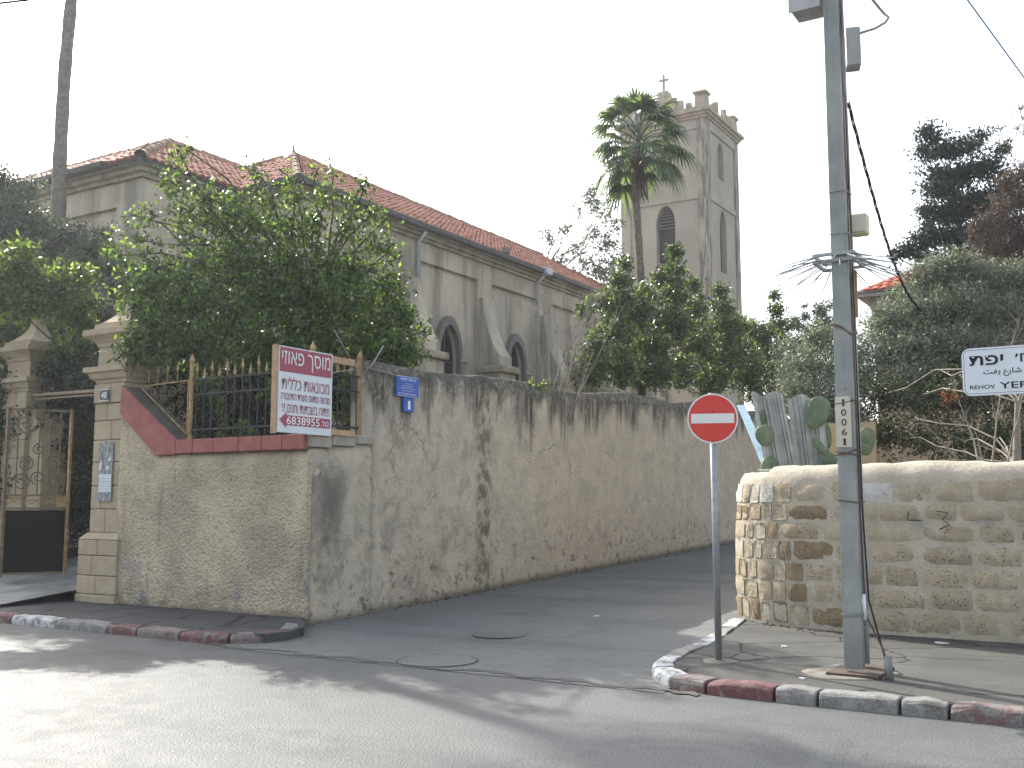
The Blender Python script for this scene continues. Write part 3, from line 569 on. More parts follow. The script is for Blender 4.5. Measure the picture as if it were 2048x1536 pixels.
# red coping: sloping piece then blocks
mb = MB(); mb.prism([(-13.27,10.25,2.94),(-12.44,10.25,2.29),(-12.02,10.25,2.29),(-12.02,10.25,2.50),(-13.27,10.25,3.38)], (0,.06,0)); build('sloping_coping', mb, M['redcoping'], fw, bevel=.01)
mb = MB(); mb.prism([(-13.27,10.312,3.372),(-13.27,10.312,3.0),(-12.02,10.312,2.3),(-12.02,10.312,2.492)], (0,.42,0)); build('coping_top', mb, M['topcoping'], fw, bevel=.01)
x = -12.01
for L in (.36, .42, .50, .44, .38, .40):
    m = 'redcoping' ; build('coping_block', MB().box(x+.005, min(x+L-.005, -9.44), 10.245, 10.70, 2.302, 2.505), M[m], fw, bevel=.014); x += L
# wall continuing left of the gate and street corner blocks
lw = thing('side_wall', 'plain roughcast wall beyond the left gate pillar', 'wall', (-21, 11.5, .1))
build('wall_body', MB().box(-26, -18.25, 11.4, 11.7, -.02, 2.7), M['front'], lw)

# ------------------------------------------------------------------ gate pillars
def pillar(cx, yf, z0, dz, label, notice):
    P = thing('gate_pillar', label, 'pillar', (cx, yf+.4, z0)); hw = .35; cy = yf+.45
    def blk(x0, x1, z0_, z1_, pr=0, m='pillar'): build('stone_block', MB().box(cx+x0+.004, cx+x1-.004, cy-.42-pr, cy+.42+pr, z0_+dz+.004, z1_+dz-.004), M[m], P, bevel=.014)
    if dz > .1: build('stone_block', MB().box(cx-.47, cx+.46, cy-.5, cy+.5, .02, .02+dz), M['pillar'], P, bevel=.014)
    blk(-.47, .46, .02, .22, .08)
    for z, zz, sp in ((.22,.50,-.02),(.50,.80,-.12),(.80,1.04,.0)):
        blk(-.46, sp, z, zz, .06); blk(sp, .46, z, zz, .06)
    build('plinth_slope', MB().rings([[(cx-a, cy-.42-b, z+dz), (cx+a, cy-.42-b, z+dz), (cx+a, cy+.42+b, z+dz), (cx-a, cy+.42+b, z+dz)] for a, b, z in ((.46,.06,1.045),(.36,-.02,1.14))]), M['pillar'], P)
    for z, zz, sp in ((1.14,1.50,.02),(1.50,1.86,-.1),(1.86,2.22,.06),(2.22,2.56,-.05),(2.56,2.86,.08),(2.86,3.13,-.04)):
        blk(-.345, sp, z, zz, -.04); blk(sp, .345, z, zz, -.04)
    blk(-.36, .04, 3.13, 3.44, -.02); blk(.04, .36, 3.13, 3.44, -.02)
    build('moulding', MB().sq(cx, cy, [(.36,3.445+dz),(.38,3.50+dz),(.42,3.52+dz),(.46,3.60+dz),(.51,3.62+dz),(.51,3.70+dz),(.40,3.72+dz)]), M['pillar'], P, bevel=.006)
    build('frieze_block', MB().sq(cx, cy, [(.355,3.722+dz),(.345,4.02+dz)]), M['pillar'], P, bevel=.01)
    build('cap', MB().sq(cx, cy, [(.36,4.023+dz),(.38,4.08+dz),(.44,4.14+dz),(.50,4.18+dz),(.53,4.20+dz),(.53,4.29+dz),(.41,4.31+dz),(.40,4.39+dz)]), M['pillar'], P, bevel=.006)
    prof = [(.40,4.393)]+[(.085+.275*(1-t)**2.3, 4.40+.46*t) for t in np.linspace(0, 1, 8)]+[(.12,4.865),(.12,4.93),(.06,4.96)]
    build('finial', MB().sq(cx, cy, [(h, z+dz) for h, z in prof]), M['pillar'], P)
    return P
gp = pillar(-13.66, 10.28, .1, 0., 'stone gate pillar with plate 48 beside the roughcast wall', True)
gp2 = pillar(-17.75, 11.35, .1, .18, 'stone gate pillar at the left edge behind the open iron leaf', False)
mb = MB(); mb.prism([(-17.38,11.5,.2),(-16.98,11.5,.2),(-16.98,11.5,2.2),(-17.02,11.5,2.6),(-17.12,11.5,2.95),(-17.28,11.5,3.25),(-17.38,11.5,3.3)], (0,.5,0)); build('curved_buttress', mb, M['pillar'], gp2, bevel=.01)
# notices and number plate on the pillar
fy = 10.28
def px_box(name, x0, x1, z0, z1, y, th, mat, parent=None, bevel=0): return build(name, MB().box(x0, x1, y-th, y, z0, z1), mat, parent, bevel=bevel)
t = thing('number_plate', 'small dark house number plate 48 on the gate pillar', 'number plate', (-13.71, 10.29, 3.19))
px_box('plate', -13.80, -13.61, 3.17, 3.33, 10.298, .014, M['navy'], t)
text('48', .125, .10, (-13.705, 10.284, 3.25), (1,0,0), (0,0,1), M['white'], t, 'numerals', .006)
for a, b, c, d in ((-13.805,-13.605,3.33,3.34),(-13.805,-13.605,3.16,3.17)): px_box('border', a, b, c, d, 10.29, .01, M['white'], t)
t = thing('pasted_notice', 'white paper notice pasted on the gate pillar', 'notice', (-13.66,10.3,1.72))
px_box('sheet', -13.78,-13.50,1.76,2.03,10.323,.006,M['paper'],t)
for i in range(5): px_box('text_line', -13.76,-13.53+.02*(i%2),1.80+.04*i,1.806+.04*i,10.3165,.001,M['louver'],t)
t = thing('torn_poster', 'torn grey poster remains above the white paper notice', 'poster', (-13.66,10.3,2.04))
rr = random.Random(5)
for i in range(9):
    cx_, cz_ = rr.uniform(-13.78,-13.54), rr.uniform(2.08,2.42); w_, h_ = rr.uniform(.02,.06), rr.uniform(.03,.1)
    mb = MB(); mb.prism([(cx_+w_*math.cos(a)*rr.uniform(.5,1), 10.321-.0004*i, cz_+h_*math.sin(a)*rr.uniform(.5,1)) for a in np.linspace(0,2*math.pi,8,endpoint=False)], (0,-.0035,0)); build('scrap', mb, M['paper'] if i%2 else M['papertorn'], t)
px_box('backing', -13.81,-13.48,1.62,2.52,10.3235,.002,M['papertorn'],t)
t = thing('gate_lintel', 'thin iron bar spanning between the two gate pillars', 'bar', (-15.5,10.8,3.35))
build('bar', MB().bar((-17.3,11.5,3.55),(-14.0,10.6,3.38),.07,.05), M['browniron'], t); build('bar', MB().bar((-17.3,11.52,3.48),(-14.0,10.62,3.32),.03,.03), M['browniron'], t)

# ------------------------------------------------------------------ iron gate leaf
def spiral(c, X, U, r, turns, s0, dirn=1, n=26):
    return [Vector(c)+Vector(X)*(r*(1-.82*i/n))*math.cos(s0+dirn*turns*2*math.pi*i/n)+Vector(U)*(r*(1-.82*i/n))*math.sin(s0+dirn*turns*2*math.pi*i/n) for i in range(n+1)]
G = thing('iron_gate', 'rusty open iron gate leaf with scrolls and dark lower panel', 'gate', (-16.3,10.5,.33))
h0 = Vector((-16.36,10.42,0)); h1 = Vector((-15.86,11.27,0)); gd = (h1-h0); gl = gd.length; gd.normalize(); UZ = Vector((0,0,1))
def gp_(u, z): return h0+gd*u+UZ*z
for u, w, m in ((0,.05,'browniron'),(gl,.045,'goldiron')): build('stile', MB().bar(gp_(u,.36), gp_(u,3.2), w), M[m], G)
for z in (.42, 1.50, 1.72, 3.17): build('rail', MB().bar(gp_(.02,z), gp_(gl-.02,z), .035), M['browniron'], G)
gn = gd.cross(UZ)
build('kick_panel', MB().obox(gp_(gl/2,.95), gd*(gl/2-.03), gn*.006, UZ*.52), M['gatepanel'], G)
build('lock_box', MB().obox(gp_(gl-.1,1.61), gd*.08, gn*.03, UZ*.09), M['goldiron'], G, bevel=.008)
for i in range(1, 6): u = gl*i/6; build('vertical_bar', MB().bar(gp_(u,1.73), gp_(u, 2.9+(.25 if i%2 else .0)), .018), M['browniron'], G)
for i in range(7): build('band_ornament', MB().tube(spiral(gp_(.09+(gl-.25)*i/6.5,1.61), gd, UZ, .055, 1.4, 0), .009, 4), M['goldiron'], G)
for (u, z, r, s, d) in ((gl*.75,2.95,.16,3.5,1),(gl*.28,2.93,.17,-.4,-1),(gl*.72,2.25,.13,1,1),(gl*.3,2.25,.14,2,-1),(gl*.78,1.93,.12,0,1),(gl*.25,1.93,.16,3,-1),(gl*.5,2.5,.1,1.5,1),(gl*.5,2.02,.12,4.5,-1),(gl*.5,3.05,.09,.5,1)):
    build('scroll', MB().tube(spiral(gp_(u,z), gd, UZ, r, 1.6, s, d), .014, 5), M['browniron'], G)
# stone steps and low wall inside the gate
st = thing('garden_steps', 'worn stone steps rising inside the open gateway', 'steps', (-15,13.5,.5))
for i in range(5): build('step', MB().box(-17.3,-14.1,12.8+i*.45,13.35+i*.45,.4+i*.16,.62+i*.17), M['concrete'] if i % 2 else M['patch'], st, bevel=.02)

# ------------------------------------------------------------------ iron fence
F = thing('iron_fence', 'spiked wrought iron fence on the red coping behind the garage sign', 'fence', (-11, 10.5, 2.5))
FY = 10.5
def seg_fence(p0, p1, n, tall0=True, z0=2.52, zr=3.40, rails=(2.66, 3.18, 3.40)):
    p0, p1 = Vector(p0), Vector(p1)
    for i in range(n):
        p = p0.lerp(p1, (i+.5)/n); tall = (i % 2 == 0) == tall0; zt = 3.56 if tall else 3.47
        q = MB().bar((p.x,p.y,z0), (p.x,p.y,zr+.01), .014); pk = build('picket', q, M['iron'], F)  # bar below the rail is darkened by colour to read as shaded
        mb = MB(); mb.tube([(p.x,p.y,zr+.011),(p.x,p.y,zt)], .0085, 5)
        mb.sq(p.x, p.y, [(.010,zt-.03),(.026,zt+.0),(.014,zt+.03),(.002,zt+.11)], 1, .5); mb.box(p.x-.028,p.x+.028,p.y-.006,p.y+.006,zt-.035,zt-.018)
        build('spear_tip', mb, M['goldiron'], pk)
    for z in rails: build('rail', MB().bar((p0.x,p0.y,z), (p1.x,p1.y,z), .022, .028), M['iron'], F)
seg_fence((-11.96,FY,0), (-9.62,FY,0), 15)
seg_fence((-9.64,FY+.06,0), (-9.64,11.52,0), 7)
for x, y, zt in ((-12.0,FY,3.66),(-9.62,FY,3.66),(-9.64,11.52,3.66)):
    pst = build('fence_post', MB().box(x-.022,x+.022,y-.022,y+.022,2.5,zt), M['goldiron'], F); build('post_tip', MB().sq(x, y, [(.022,zt+.001),(.034,zt+.03),(.004,zt+.13)]), M['goldiron'], pst)
# triangular scroll panel above the sloping coping
A, B_, C_ = Vector((-13.18,FY,3.37)), Vector((-12.06,FY,3.40)), Vector((-12.06,FY,2.60))
for a, b in ((A,B_),(B_,C_),(A+Vector((.06,0,-.01)),C_)): build('panel_rail', MB().bar(a, b, .02, .02), M['goldiron'], F)
build('panel_rail', MB().bar(A+Vector((.0,0,-.09)), C_+Vector((0,0,-.09)), .03, .02), M['browniron'], F)
for u, z, r, s, d in ((-12.2,2.86,.10,0,1),(-12.24,3.08,.09,2,-1),(-12.19,3.28,.09,1,1),(-12.42,3.02,.09,3,1),(-12.40,3.24,.10,4,-1),(-12.6,3.14,.08,0,1),(-12.62,3.3,.07,2,-1),(-12.82,3.26,.07,1,1),(-12.13,2.74,.05,3,-1),(-12.99,3.31,.04,0,1)):
    build('panel_scroll', MB().tube(spiral((u,FY,z), (1,0,0), (0,0,1), r, 1.6, s, d), .0075, 4), M['browniron'], F)
for x in (-12.95,-12.74,-12.53,-12.31):
    mb = MB().tube([(x,FY,3.41),(x,FY,3.58)], .008, 5); mb.sq(x, FY, [(.008,3.55),(.022,3.58),(.002,3.68)], 1, .5); build('spear_tip', mb, M['goldiron'], F)
# loose wires near the fence end
t = thing('loose_wire', 'tangle of pale loose wires over the fence end', 'wire', (-9.5,11.4,3.5))
for p in ([(-9.5,11.45,3.45),(-9.46,11.6,3.6),(-9.42,11.78,3.88)], [(-9.45,11.45,3.52),(-9.40,11.8,3.49),(-9.38,12.1,3.46)], [(-9.6,10.9,4.0),(-9.55,11.1,3.72),(-9.5,11.25,3.5)], [(-9.5,10.7,3.35),(-9.5,10.95,3.42),(-9.5,11.2,3.46)]):
    build('strand', MB().tube(p, .008, 5), M['galv'], t, True)

# ------------------------------------------------------------------ garage sign
B = thing('garage_sign', 'white and maroon Hebrew garage sign with arrow and phone number', 'sign', (-9.37,10.1,2.49))
sx = -9.37; Y = Vector((0,1,0)); Z = UZ
build('board', MB().box(sx-.03, sx, 9.60, 10.62, 2.49, 3.60), M['bwhite'], B)
build('batten', MB().box(sx-.075, sx-.032, 9.555, 9.60, 2.47, 3.60), M['timber'], B); build('batten', MB().box(sx-.073, sx+.001, 9.556, 9.597, 2.475, 3.605), M['timber'], B)
build('batten', MB().box(sx-.075, sx-.033, 9.61, 11.13, 3.50, 3.59), M['timber'], B); build('batten', MB().box(sx-.075, sx-.033, 9.61, 11.15, 2.51, 2.59), M['timber'], B)
build('red_band', MB().box(sx+.001, sx+.003, 9.615, 10.60, 3.27, 3.585), M['bred'], B)
def st_(body, w, h, yc, zc, m, nm, b=0.): return text(body, w, h, (sx+.003, yc, zc), Y, Z, M[m], B, nm, b)
st_('מוסך פאוזי'[::-1], .92, .235, 10.11, 3.425, 'white', 'heading', .0)
st_('מכונאות כללית'[::-1], .90, .17, 10.11, 3.13, 'bred', 'lettering', .0)
st_('מורשה מתאם משרד התחבורה'[::-1], .93, .085, 10.11, 2.955, 'bred', 'lettering', .004)
st_('!!פתוח בשבתות וחגים'.replace('!!', '')[::-1], .80, .11, 10.17, 2.80, 'bred', 'lettering', .0)
st_('!!', .05, .11, 9.70, 2.81, 'bred', 'lettering', .0)
mb = MB(); mb.prism([(sx+.001,9.63,2.65),(sx+.001,9.76,2.545),(sx+.001,9.76,2.585),(sx+.001,10.59,2.585),(sx+.001,10.59,2.715),(sx+.001,9.76,2.715),(sx+.001,9.76,2.755)], (.002,0,0)); build('arrow', mb, M['bred'], B)
text('6838955', .62, .105, (sx+.003,10.07,2.65), Y, Z, M['white'], B, 'phone_number', .008)
text('.לט', .15, .08, (sx+.003,10.48,2.648), Y, Z, M['white'], B, 'phone_number', .008)

# blue plaques on the lane wall
t = thing('street_plaque', 'blue enamel street name plaque high on the lane wall', 'plaque', (-9.44,12.35,3.18))
wx = -9.395
build('plate', MB().box(wx-.03, wx, 12.07, 12.62, 3.17, 3.48), M['blue'], t, bevel=.006)
for (a, b, c, d) in ((12.08,12.61,3.468,3.474),(12.08,12.61,3.176,3.182)): build('border', MB().box(wx+.0002,wx+.0012,a,b,c,d), M['white'], t)
rr = random.Random(2)
for row, (z, h, a, b) in enumerate(((3.41,.035,12.13,12.54),(3.36,.010,12.25,12.45),(3.325,.010,12.2,12.48),(3.29,.013,12.14,12.55),(3.255,.010,12.2,12.5),(3.20,.022,12.12,12.54))):
    mb = MB(); y = a
    while y < b:
        w = h*rr.uniform(.45,.8); 
        if rr.random() < .85: mb.box(wx+.0003, wx+.0014, y, y+w*.3, z, z+h); mb.box(wx+.0003, wx+.0013, y, y+w, z+h*.75, z+h)
        y += w*1.25
    build('lettering', mb, M['white'], t)
t = thing('number_plaque', 'small blue plaque with a white 1 under the street plaque', 'number plate', (-9.44,12.38,2.94))
build('plate', MB().box(wx-.03, wx, 12.25, 12.50, 2.945, 3.16), M['blue'], t, bevel=.006)
text('1', .06, .13, (wx,12.375,3.05), Y, Z, M['white'], t, 'numeral', .0)

# ------------------------------------------------------------------ church
CH = thing('church', 'long plastered church with buttresses and red tiled hip roofs', 'church', (-22, 28, .7))
NX, EV = -18.0, 9.5
nave = build('nave_wall', MB().box(-26.4, NX-.14, 18.95, 43, .5, 9.3), M['church'], CH)
bays = [19.8+3.95*i for i in range(6)]
wins = [b+1.975 for b in bays[:-1]]
cut = []
for w in wins:
    cut.append(MB().prism([(NX+.3, w+a, z) for a, z in arch(1.05, 3.4, 6.0, 7.0)], (-.75,0,0)))
cutaway(nave, cut)
# wall skin that leaves the bay panels recessed
build('frieze', MB().box(NX-.139, NX, 18.96, 43, 8.72, 9.3), M['church'], CH)
build('frieze', MB().box(-19.9, NX-.14, 18.82, 18.949, 8.72, 9.3), M['church'], CH)
for i, b in enumerate(bays+[43.1]):
    build('pilaster', MB().box(NX-.139, NX-.001, 18.951 if i == 0 else b-.42, b+.42, .5, 8.719), M['church'], CH)
for z, o, h in ((9.301,.10,.09),(9.392,.20,.1),(9.493,.32,.06)):
    build('cornice', MB().box(-26.6, NX+o, 18.95-o, 43+o, z, z+h), M['moulding'], CH)
for i, b in enumerate(bays[1:]):   # swept buttresses
    pr = [(0.001,8.15),(.16,8.12),(.22,7.6),(.36,7.0),(.62,6.45),(.80,6.2),(.80,5.9),(0.001,5.9)]
    bt = build('buttress', MB().prism([(NX+a, b-.36, z) for a, z in pr], (0,.72,0)), M['church'], CH, bevel=.02)
    build('buttress_cap', MB().box(NX+.001, NX+1.02, b-.52, b+.52, 5.66, 5.895), M['moulding'], bt, bevel=.05)
    build('buttress_pier', MB().box(NX+.001, NX+.88, b-.44, b+.44, .5, 5.655), M['church'], bt)
for w in wins:
    fr = build('window', MB().prism([(NX-.26, w+a, z) for a, z in arch(1.05, 3.42, 6.0, 6.98)], (.01,0,0)), M['glassdark'], CH)
    mb = MB(); mb.box(NX-.24, NX-.20, w-.03, w+.03, 3.42, 6.9)
    for z in (4.3,5.1,5.9): mb.box(NX-.235, NX-.205, w-.5, w+.5, z-.025, z+.025)
    build('mullion', mb, M['wooddark'], fr)
    hood = MB(); o_ = arch(1.35, 5.2, 6.0, 7.3); i_ = arch(1.07, 5.2, 6.0, 7.02)
    n = len(o_); vs = [(NX-.139, w+a, z) for a, z in o_]+[(NX-.139, w+a, z) for a, z in i_]+[(NX+.04, w+a, z) for a, z in o_]+[(NX+.04, w+a, z) for a, z in i_]
    fs = []
    for j in range(1, n): k = (j+1) % n; fs += [(j, k, n+k, n+j), (2*n+j, 3*n+j, 3*n+k, 2*n+k), (j, 2*n+j, 2*n+k, k), (n+j, n+k, 3*n+k, 3*n+j)]
    hood.add(vs, fs); build('hood_mould', hood, M['louver'], fr)
    build('mould_shelf', MB().box(NX-.138, NX+.06, w+.6, w+.98, 5.95, 6.08), M['moulding'], fr); build('mould_shelf', MB().box(NX-.138, NX+.06, w-.98, w-.6, 5.95, 6.08), M['moulding'], fr)
# gutters, downpipes, hoppers
build('gutter', MB().box(NX+.33, NX+.52, 18.6, 43.3, 9.53, 9.70), M['gutter'], CH, bevel=.03)
build('gutter', MB().box(-19.4, NX+.5, 18.44, 18.6, 9.53, 9.70), M['gutter'], CH, bevel=.03)
for y, hop in ((23.95, False), (30.9, True)):
    dp = build('downpipe', MB().tube([(NX+.12,y,5.0 if not hop else 3),(NX+.12,y,9.25),(NX+.38,y,9.5)], .065, 8), M['pipe'], CH, True)
    if hop: build('hopper', MB().box(NX+.34,NX+.62,y-.2,y+.2,9.50,9.74), M['pipe'], dp, bevel=.02)
build('vent_box', MB().box(NX+.4,NX+.56,28.1,28.35,9.72,9.9), M['louver'], CH)
# front block
BX, BY = -20.0, 15.8
build('block_wall', MB().box(-36, BX-.12, BY+.12, 26, .5, 9.3), M['church'], CH)
build('corner_strip', MB().box(BX-.9, BX, BY, BY+.9, .5, 8.7), M['church'], CH)
build('frieze', MB().box(-36, BX, BY, BY+.119, 8.7, 9.3), M['church'], CH); build('frieze', MB().box(BX-.119, BX, BY+.12, 18.8, 8.7, 9.3), M['church'], CH)
build('corner_strip', MB().box(-27.4, -26.6, BY, BY+.119, .5, 8.699), M['church'], CH); build('corner_strip', MB().box(-34, -33.2, BY, BY+.119, .5, 8.699), M['church'], CH)
for z, o, h in ((9.301,.10,.10),(9.402,.22,.11),(9.513,.36,.07)):
    build('cornice', MB().box(-36.2, BX+o, BY-o, 24, z, z+h), M['moulding'], CH)
build('gutter', MB().box(-36, BX-.8, BY-.56, BY-.37, 9.55, 9.70), M['gutter'], CH, bevel=.03)

# roofs: a solid slope below, overlapping tiles above
def roofslope(poly, nrm_up, mat='tile', tw=.24, tl=.36, parent=None):
    """poly: plan-and-height outline of one plane slope; nrm_up: horizontal unit vector pointing up the slope"""
    P = [Vector(p) for p in poly]; up = Vector((nrm_up[0], nrm_up[1], 0))
    N = (P[1]-P[0]).cross(P[2]-P[0]).normalized()
    if N.z < 0: N = -N
    g = (up-N*up.dot(N)).normalized(); a = N.cross(g)*-1; a = Vector((a.x, a.y, 0)).normalized()
    build('roof_deck', MB().prism(P, -N*.08), M['gutter'], parent)
    uv = [((p-P[0]).dot(a), (p-P[0]).dot(g)) for p in P]
    def inside(x, y):
        c = False
        for (x1,y1),(x2,y2) in zip(uv, uv[1:]+uv[:1]):
            if (y1 > y) != (y2 > y) and x < (x2-x1)*(y-y1)/(y2-y1)+x1: c = not c
        return c
    u0, u1 = min(p[0] for p in uv), max(p[0] for p in uv); v0, v1 = min(p[1] for p in uv), max(p[1] for p in uv)
    vs = []; fs = []; rr = random.Random(4); iv = 0; v = v0
    prof = [(-.5,.0),(-.28,.045),(0,.062),(.28,.045),(.5,.0)]
    while v < v1:
        u = u0
        while u < u1:
            if inside(u+tw/2, v+tl/2):
                n0 = len(vs); j = rr.uniform(-.012,.012); s = rr.uniform(-.02,.02)
                for k, (vv, lift) in enumerate(((v-.03+s, .045+j), (v+tl+.02, .012+j*.3))):
                    for b, h in prof: vs.append(tuple(P[0]+a*(u+tw/2+b*tw*.97)+g*vv+N*(lift+h)))
                for b in range(4): fs.append((n0+b, n0+b+1, n0+6+b, n0+5+b))
                for b, h in prof: vs.append(tuple(P[0]+a*(u+tw/2+b*tw*.97)+g*(v-.03+s)+N*(lift+h-.03)))
                for b in range(4): fs.append((n0+b, n0+10+b, n0+11+b, n0+b+1))
            u += tw
        v += tl
    mb = MB(); mb.v = vs; mb.f = fs
    return build('roof_tiles', mb, M[mat], parent, fixn=False, kind='stuff')
def ridge(p, q, parent, mat='ridge', L=.42, r=.13):
    p, q = Vector(p), Vector(q); D = (q-p).length; d = (q-p).normalized(); n = int(D/L); sd = d.cross(UZ).normalized(); up = sd.cross(d)
    for i in range(n):
        a = p+d*(i*L); mb = MB(); j = random.uniform(-.015,.015)
        mb.rings([[a+d*t+sd*rr_*math.cos(w)+up*(rr_*math.sin(w)+.03+j) for w in np.linspace(-.2, math.pi+.2, 7)] for t, rr_ in ((0, r*1.12), (L+.03, r*.95))], close=False)
        build('ridge_tile', mb, M[mat], parent)
E0 = 9.60; O = .38; xr = (-26.4+NX)/2; sl = .60
x1 = NX+O; x0 = -26.4-O; yA = 18.95-O; yB = 43+O; hw = (x1-x0)/2; zr_ = E0+sl*hw; A1 = (xr, yA+hw, zr_); A2 = (xr, yB-hw, zr_)
RF = build('nave_roof', MB().prism([(x1,yA,E0-.02),(x1,yB,E0-.02),(x0,yB,E0-.02),(x0,yA,E0-.02)], (0,0,.03)), M['gutter'], CH)
roofslope([(x1,yA,E0),(x1,yB,E0),A2,A1], (-1,0), parent=RF)
roofslope([(x0,yA,E0),(x1,yA,E0),A1], (0,1), parent=RF)
roofslope([(x1,yB,E0),(x0,yB,E0),A2], (0,-1), parent=RF)
build('roof_deck', MB().prism([(x0,yA,E0),A1,A2,(x0,yB,E0)], (0,0,-.05)), M['tile'], RF)
ridge(A1, A2, RF); ridge((x1,yA,E0), A1, RF); ridge((x0,yA,E0), A1, RF)
build('finial_tile', MB().tube([Vector(A1)+UZ*.1, Vector(A1)+UZ*.42], [.06,.02], 6), M['ridge'], RF)
bx1 = BX+.42; by0 = BY-.42; s2 = .56; yd = 24.6; hb = (yd-by0)/2; zb = E0+s2*hb
R1 = (bx1-hb, by0+hb, zb); R0 = (-36, by0+hb, zb)
RB = build('block_roof', MB().prism([(-36,by0,E0-.02),(bx1,by0,E0-.02),(bx1,yd,E0-.02),(-36,yd,E0-.02)], (0,0,.03)), M['gutter'], CH)
roofslope([(-36,by0,E0),(bx1,by0,E0),R1,R0], (0,1), parent=RB)
R2 = (bx1-hb, 24.0, zb)
roofslope([(bx1,by0,E0),(bx1,24,E0),R2,R1], (-1,0), parent=RB)
build('roof_deck', MB().prism([R0,R1,R2,(-36,24,E0+.01)], (0,0,-.05)), M['tile'], RB)
ridge((bx1,by0,E0), R1, RB); ridge(R1, R0, RB); ridge(R1, R2, RB)

# ------------------------------------------------------------------ bell tower
TW = thing('bell_tower', 'square crenellated bell tower with cross behind the fan palm', 'tower', (-20.6, 51, .7))
tx0, tx1, ty0, ty1 = -23.02, -18.2, 48.65, 53.5
core = build('tower_core', MB().box(tx0+.1, tx1-.1, ty0+.1, ty1-.1, .5, 21.2), M['tower'], TW)
cut = []
def fwin(yf, xc, w, z0, zs, za): cut.append(MB().prism([(xc+a, yf-.3, z) for a, z in arch(w, z0, zs, za)], (0,1.1,0)))
def rwin(yc, w, z0, zs, za): cut.append(MB().prism([(tx1+.3, yc+a, z) for a, z in arch(w, z0, zs, za)], (-1.1,0,0)))
fwin(ty0, -20.55, 1.05, 13.45, 15.9, 16.9); fwin(ty0, -20.55, .8, 18.2, 19.8, 20.6)
rwin(51.1, .95, 13.5, 15.9, 16.85); rwin(50.95, .85, 18.5, 19.8, 20.5)
cutaway(core, cut)
for (xc, w, z0, zs, za, lz) in ((-20.55,1.05,13.45,15.9,16.9,15.75),(-20.55,.8,18.2,19.8,20.6,18.3)):
    wn = build('window', MB().box(xc-w/2, xc+w/2, ty0+.52, ty0+.56, z0, za), M['iron'], TW); z = lz  # black sheet stands for the dark inside of the opening
    while z < za-.1:
        hwid = w/2 if z < zs else w/2*max(.1, 1-((z-zs)/(za-zs))**1.5)
        build('louvre', MB().obox((xc, ty0+.32, z), (hwid,0,0), (0,.10,.05), (0,-.006,.012)), M['louver'], wn); z += .17
for (yc, w, z0, zs, za) in ((51.1,.95,13.5,15.9,16.85),(50.95,.85,18.5,19.8,20.5)):
    build('window', MB().box(tx1-.42, tx1-.38, yc-w/2, yc+w/2, z0, za), M['louver'] if z0 > 18 else M['iron'], TW)  # lower opening: black sheet painted as interior shade
pw = .52
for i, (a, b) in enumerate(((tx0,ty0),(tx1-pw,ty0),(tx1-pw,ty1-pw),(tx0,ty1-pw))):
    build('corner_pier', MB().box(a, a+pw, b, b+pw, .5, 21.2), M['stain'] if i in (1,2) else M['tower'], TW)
for z, h in ((11.7,.14),(17.0,.28),(20.7,.498)):
    build('string_course', MB().box(tx0+pw, tx1-pw, ty0+.02, ty0+.1, z, z+h), M['tower'], TW); build('string_course', MB().box(tx1-.1, tx1-.02, ty0+pw, ty1-pw, z, z+h), M['tower'], TW)
    build('string_course', MB().box(tx0+.02, tx0+.1, ty0+pw, ty1-pw, z, z+h), M['tower'], TW)
for z, o, h in ((21.201,.06,.14),(21.342,.16,.14),(21.483,.28,.16)): build('cornice', MB().box(tx0-o, tx1+o, ty0-o, ty1+o, z, z+h), M['moulding'], TW)
zp = 21.644
for (a, b, c, d) in ((tx0,tx1,ty0,ty0+.28),(tx0,tx1,ty1-.28,ty1),(tx1-.28,tx1,ty0+.28,ty1-.28),(tx0,tx0+.28,ty0+.28,ty1-.28)):
    build('parapet', MB().box(a, b, c, d, zp, zp+.22), M['moulding'], TW)
def merlons(axis, fixed, c, half):
    for s in (-1, 1):
        for off, h in ((.62,.72),(.98,.50),(1.45,.28),):
            p = c+s*off
            if abs(off) < half:
                if axis == 'x': build('merlon', MB().box(p-.16, p+.16, fixed, fixed+.26, zp+.221, zp+.221+h), M['moulding'], TW, bevel=.03)
                else: build('merlon', MB().box(fixed, fixed+.26, p-.16, p+.16, zp+.221, zp+.221+h), M['moulding'], TW, bevel=.03)
merlons('x', ty0+.01, -20.6, 2); merlons('x', ty1-.27, -20.6, 2); merlons('y', tx1-.27, 51.1, 2); merlons('y', tx0+.01, 51.1, 2)
for a, b in ((tx1-.32,ty0+.32),(tx1-.3,ty1-.3),(tx0+.3,ty1-.3),(tx0+.32,ty0+.32)):
    build('corner_turret', MB().sq(a, b, [(.30,zp+.222),(.28,zp+.85),(.37,zp+.89),(.37,zp+1.0),(.30,zp+1.04)]), M['moulding'], TW)
ped = build('pedestal', MB().sq(-20.6, ty0+.3, [(.48,zp+.222),(.46,zp+.95),(.40,zp+1.0),(.36,zp+1.35),(.22,zp+1.5)], 1, .6), M['moulding'], TW, bevel=.03)
mb = MB().box(-20.655,-20.545,ty0+.25,ty0+.35,zp+1.501,zp+2.42); mb2 = MB().box(-20.88,-20.656,ty0+.255,ty0+.345,zp+2.05,zp+2.16); mb3 = MB().box(-20.544,-20.32,ty0+.255,ty0+.345,zp+2.05,zp+2.16)
mb.add(mb2.v, mb2.f); mb.add(mb3.v, mb3.f); build('cross', mb, M['moulding'], ped)

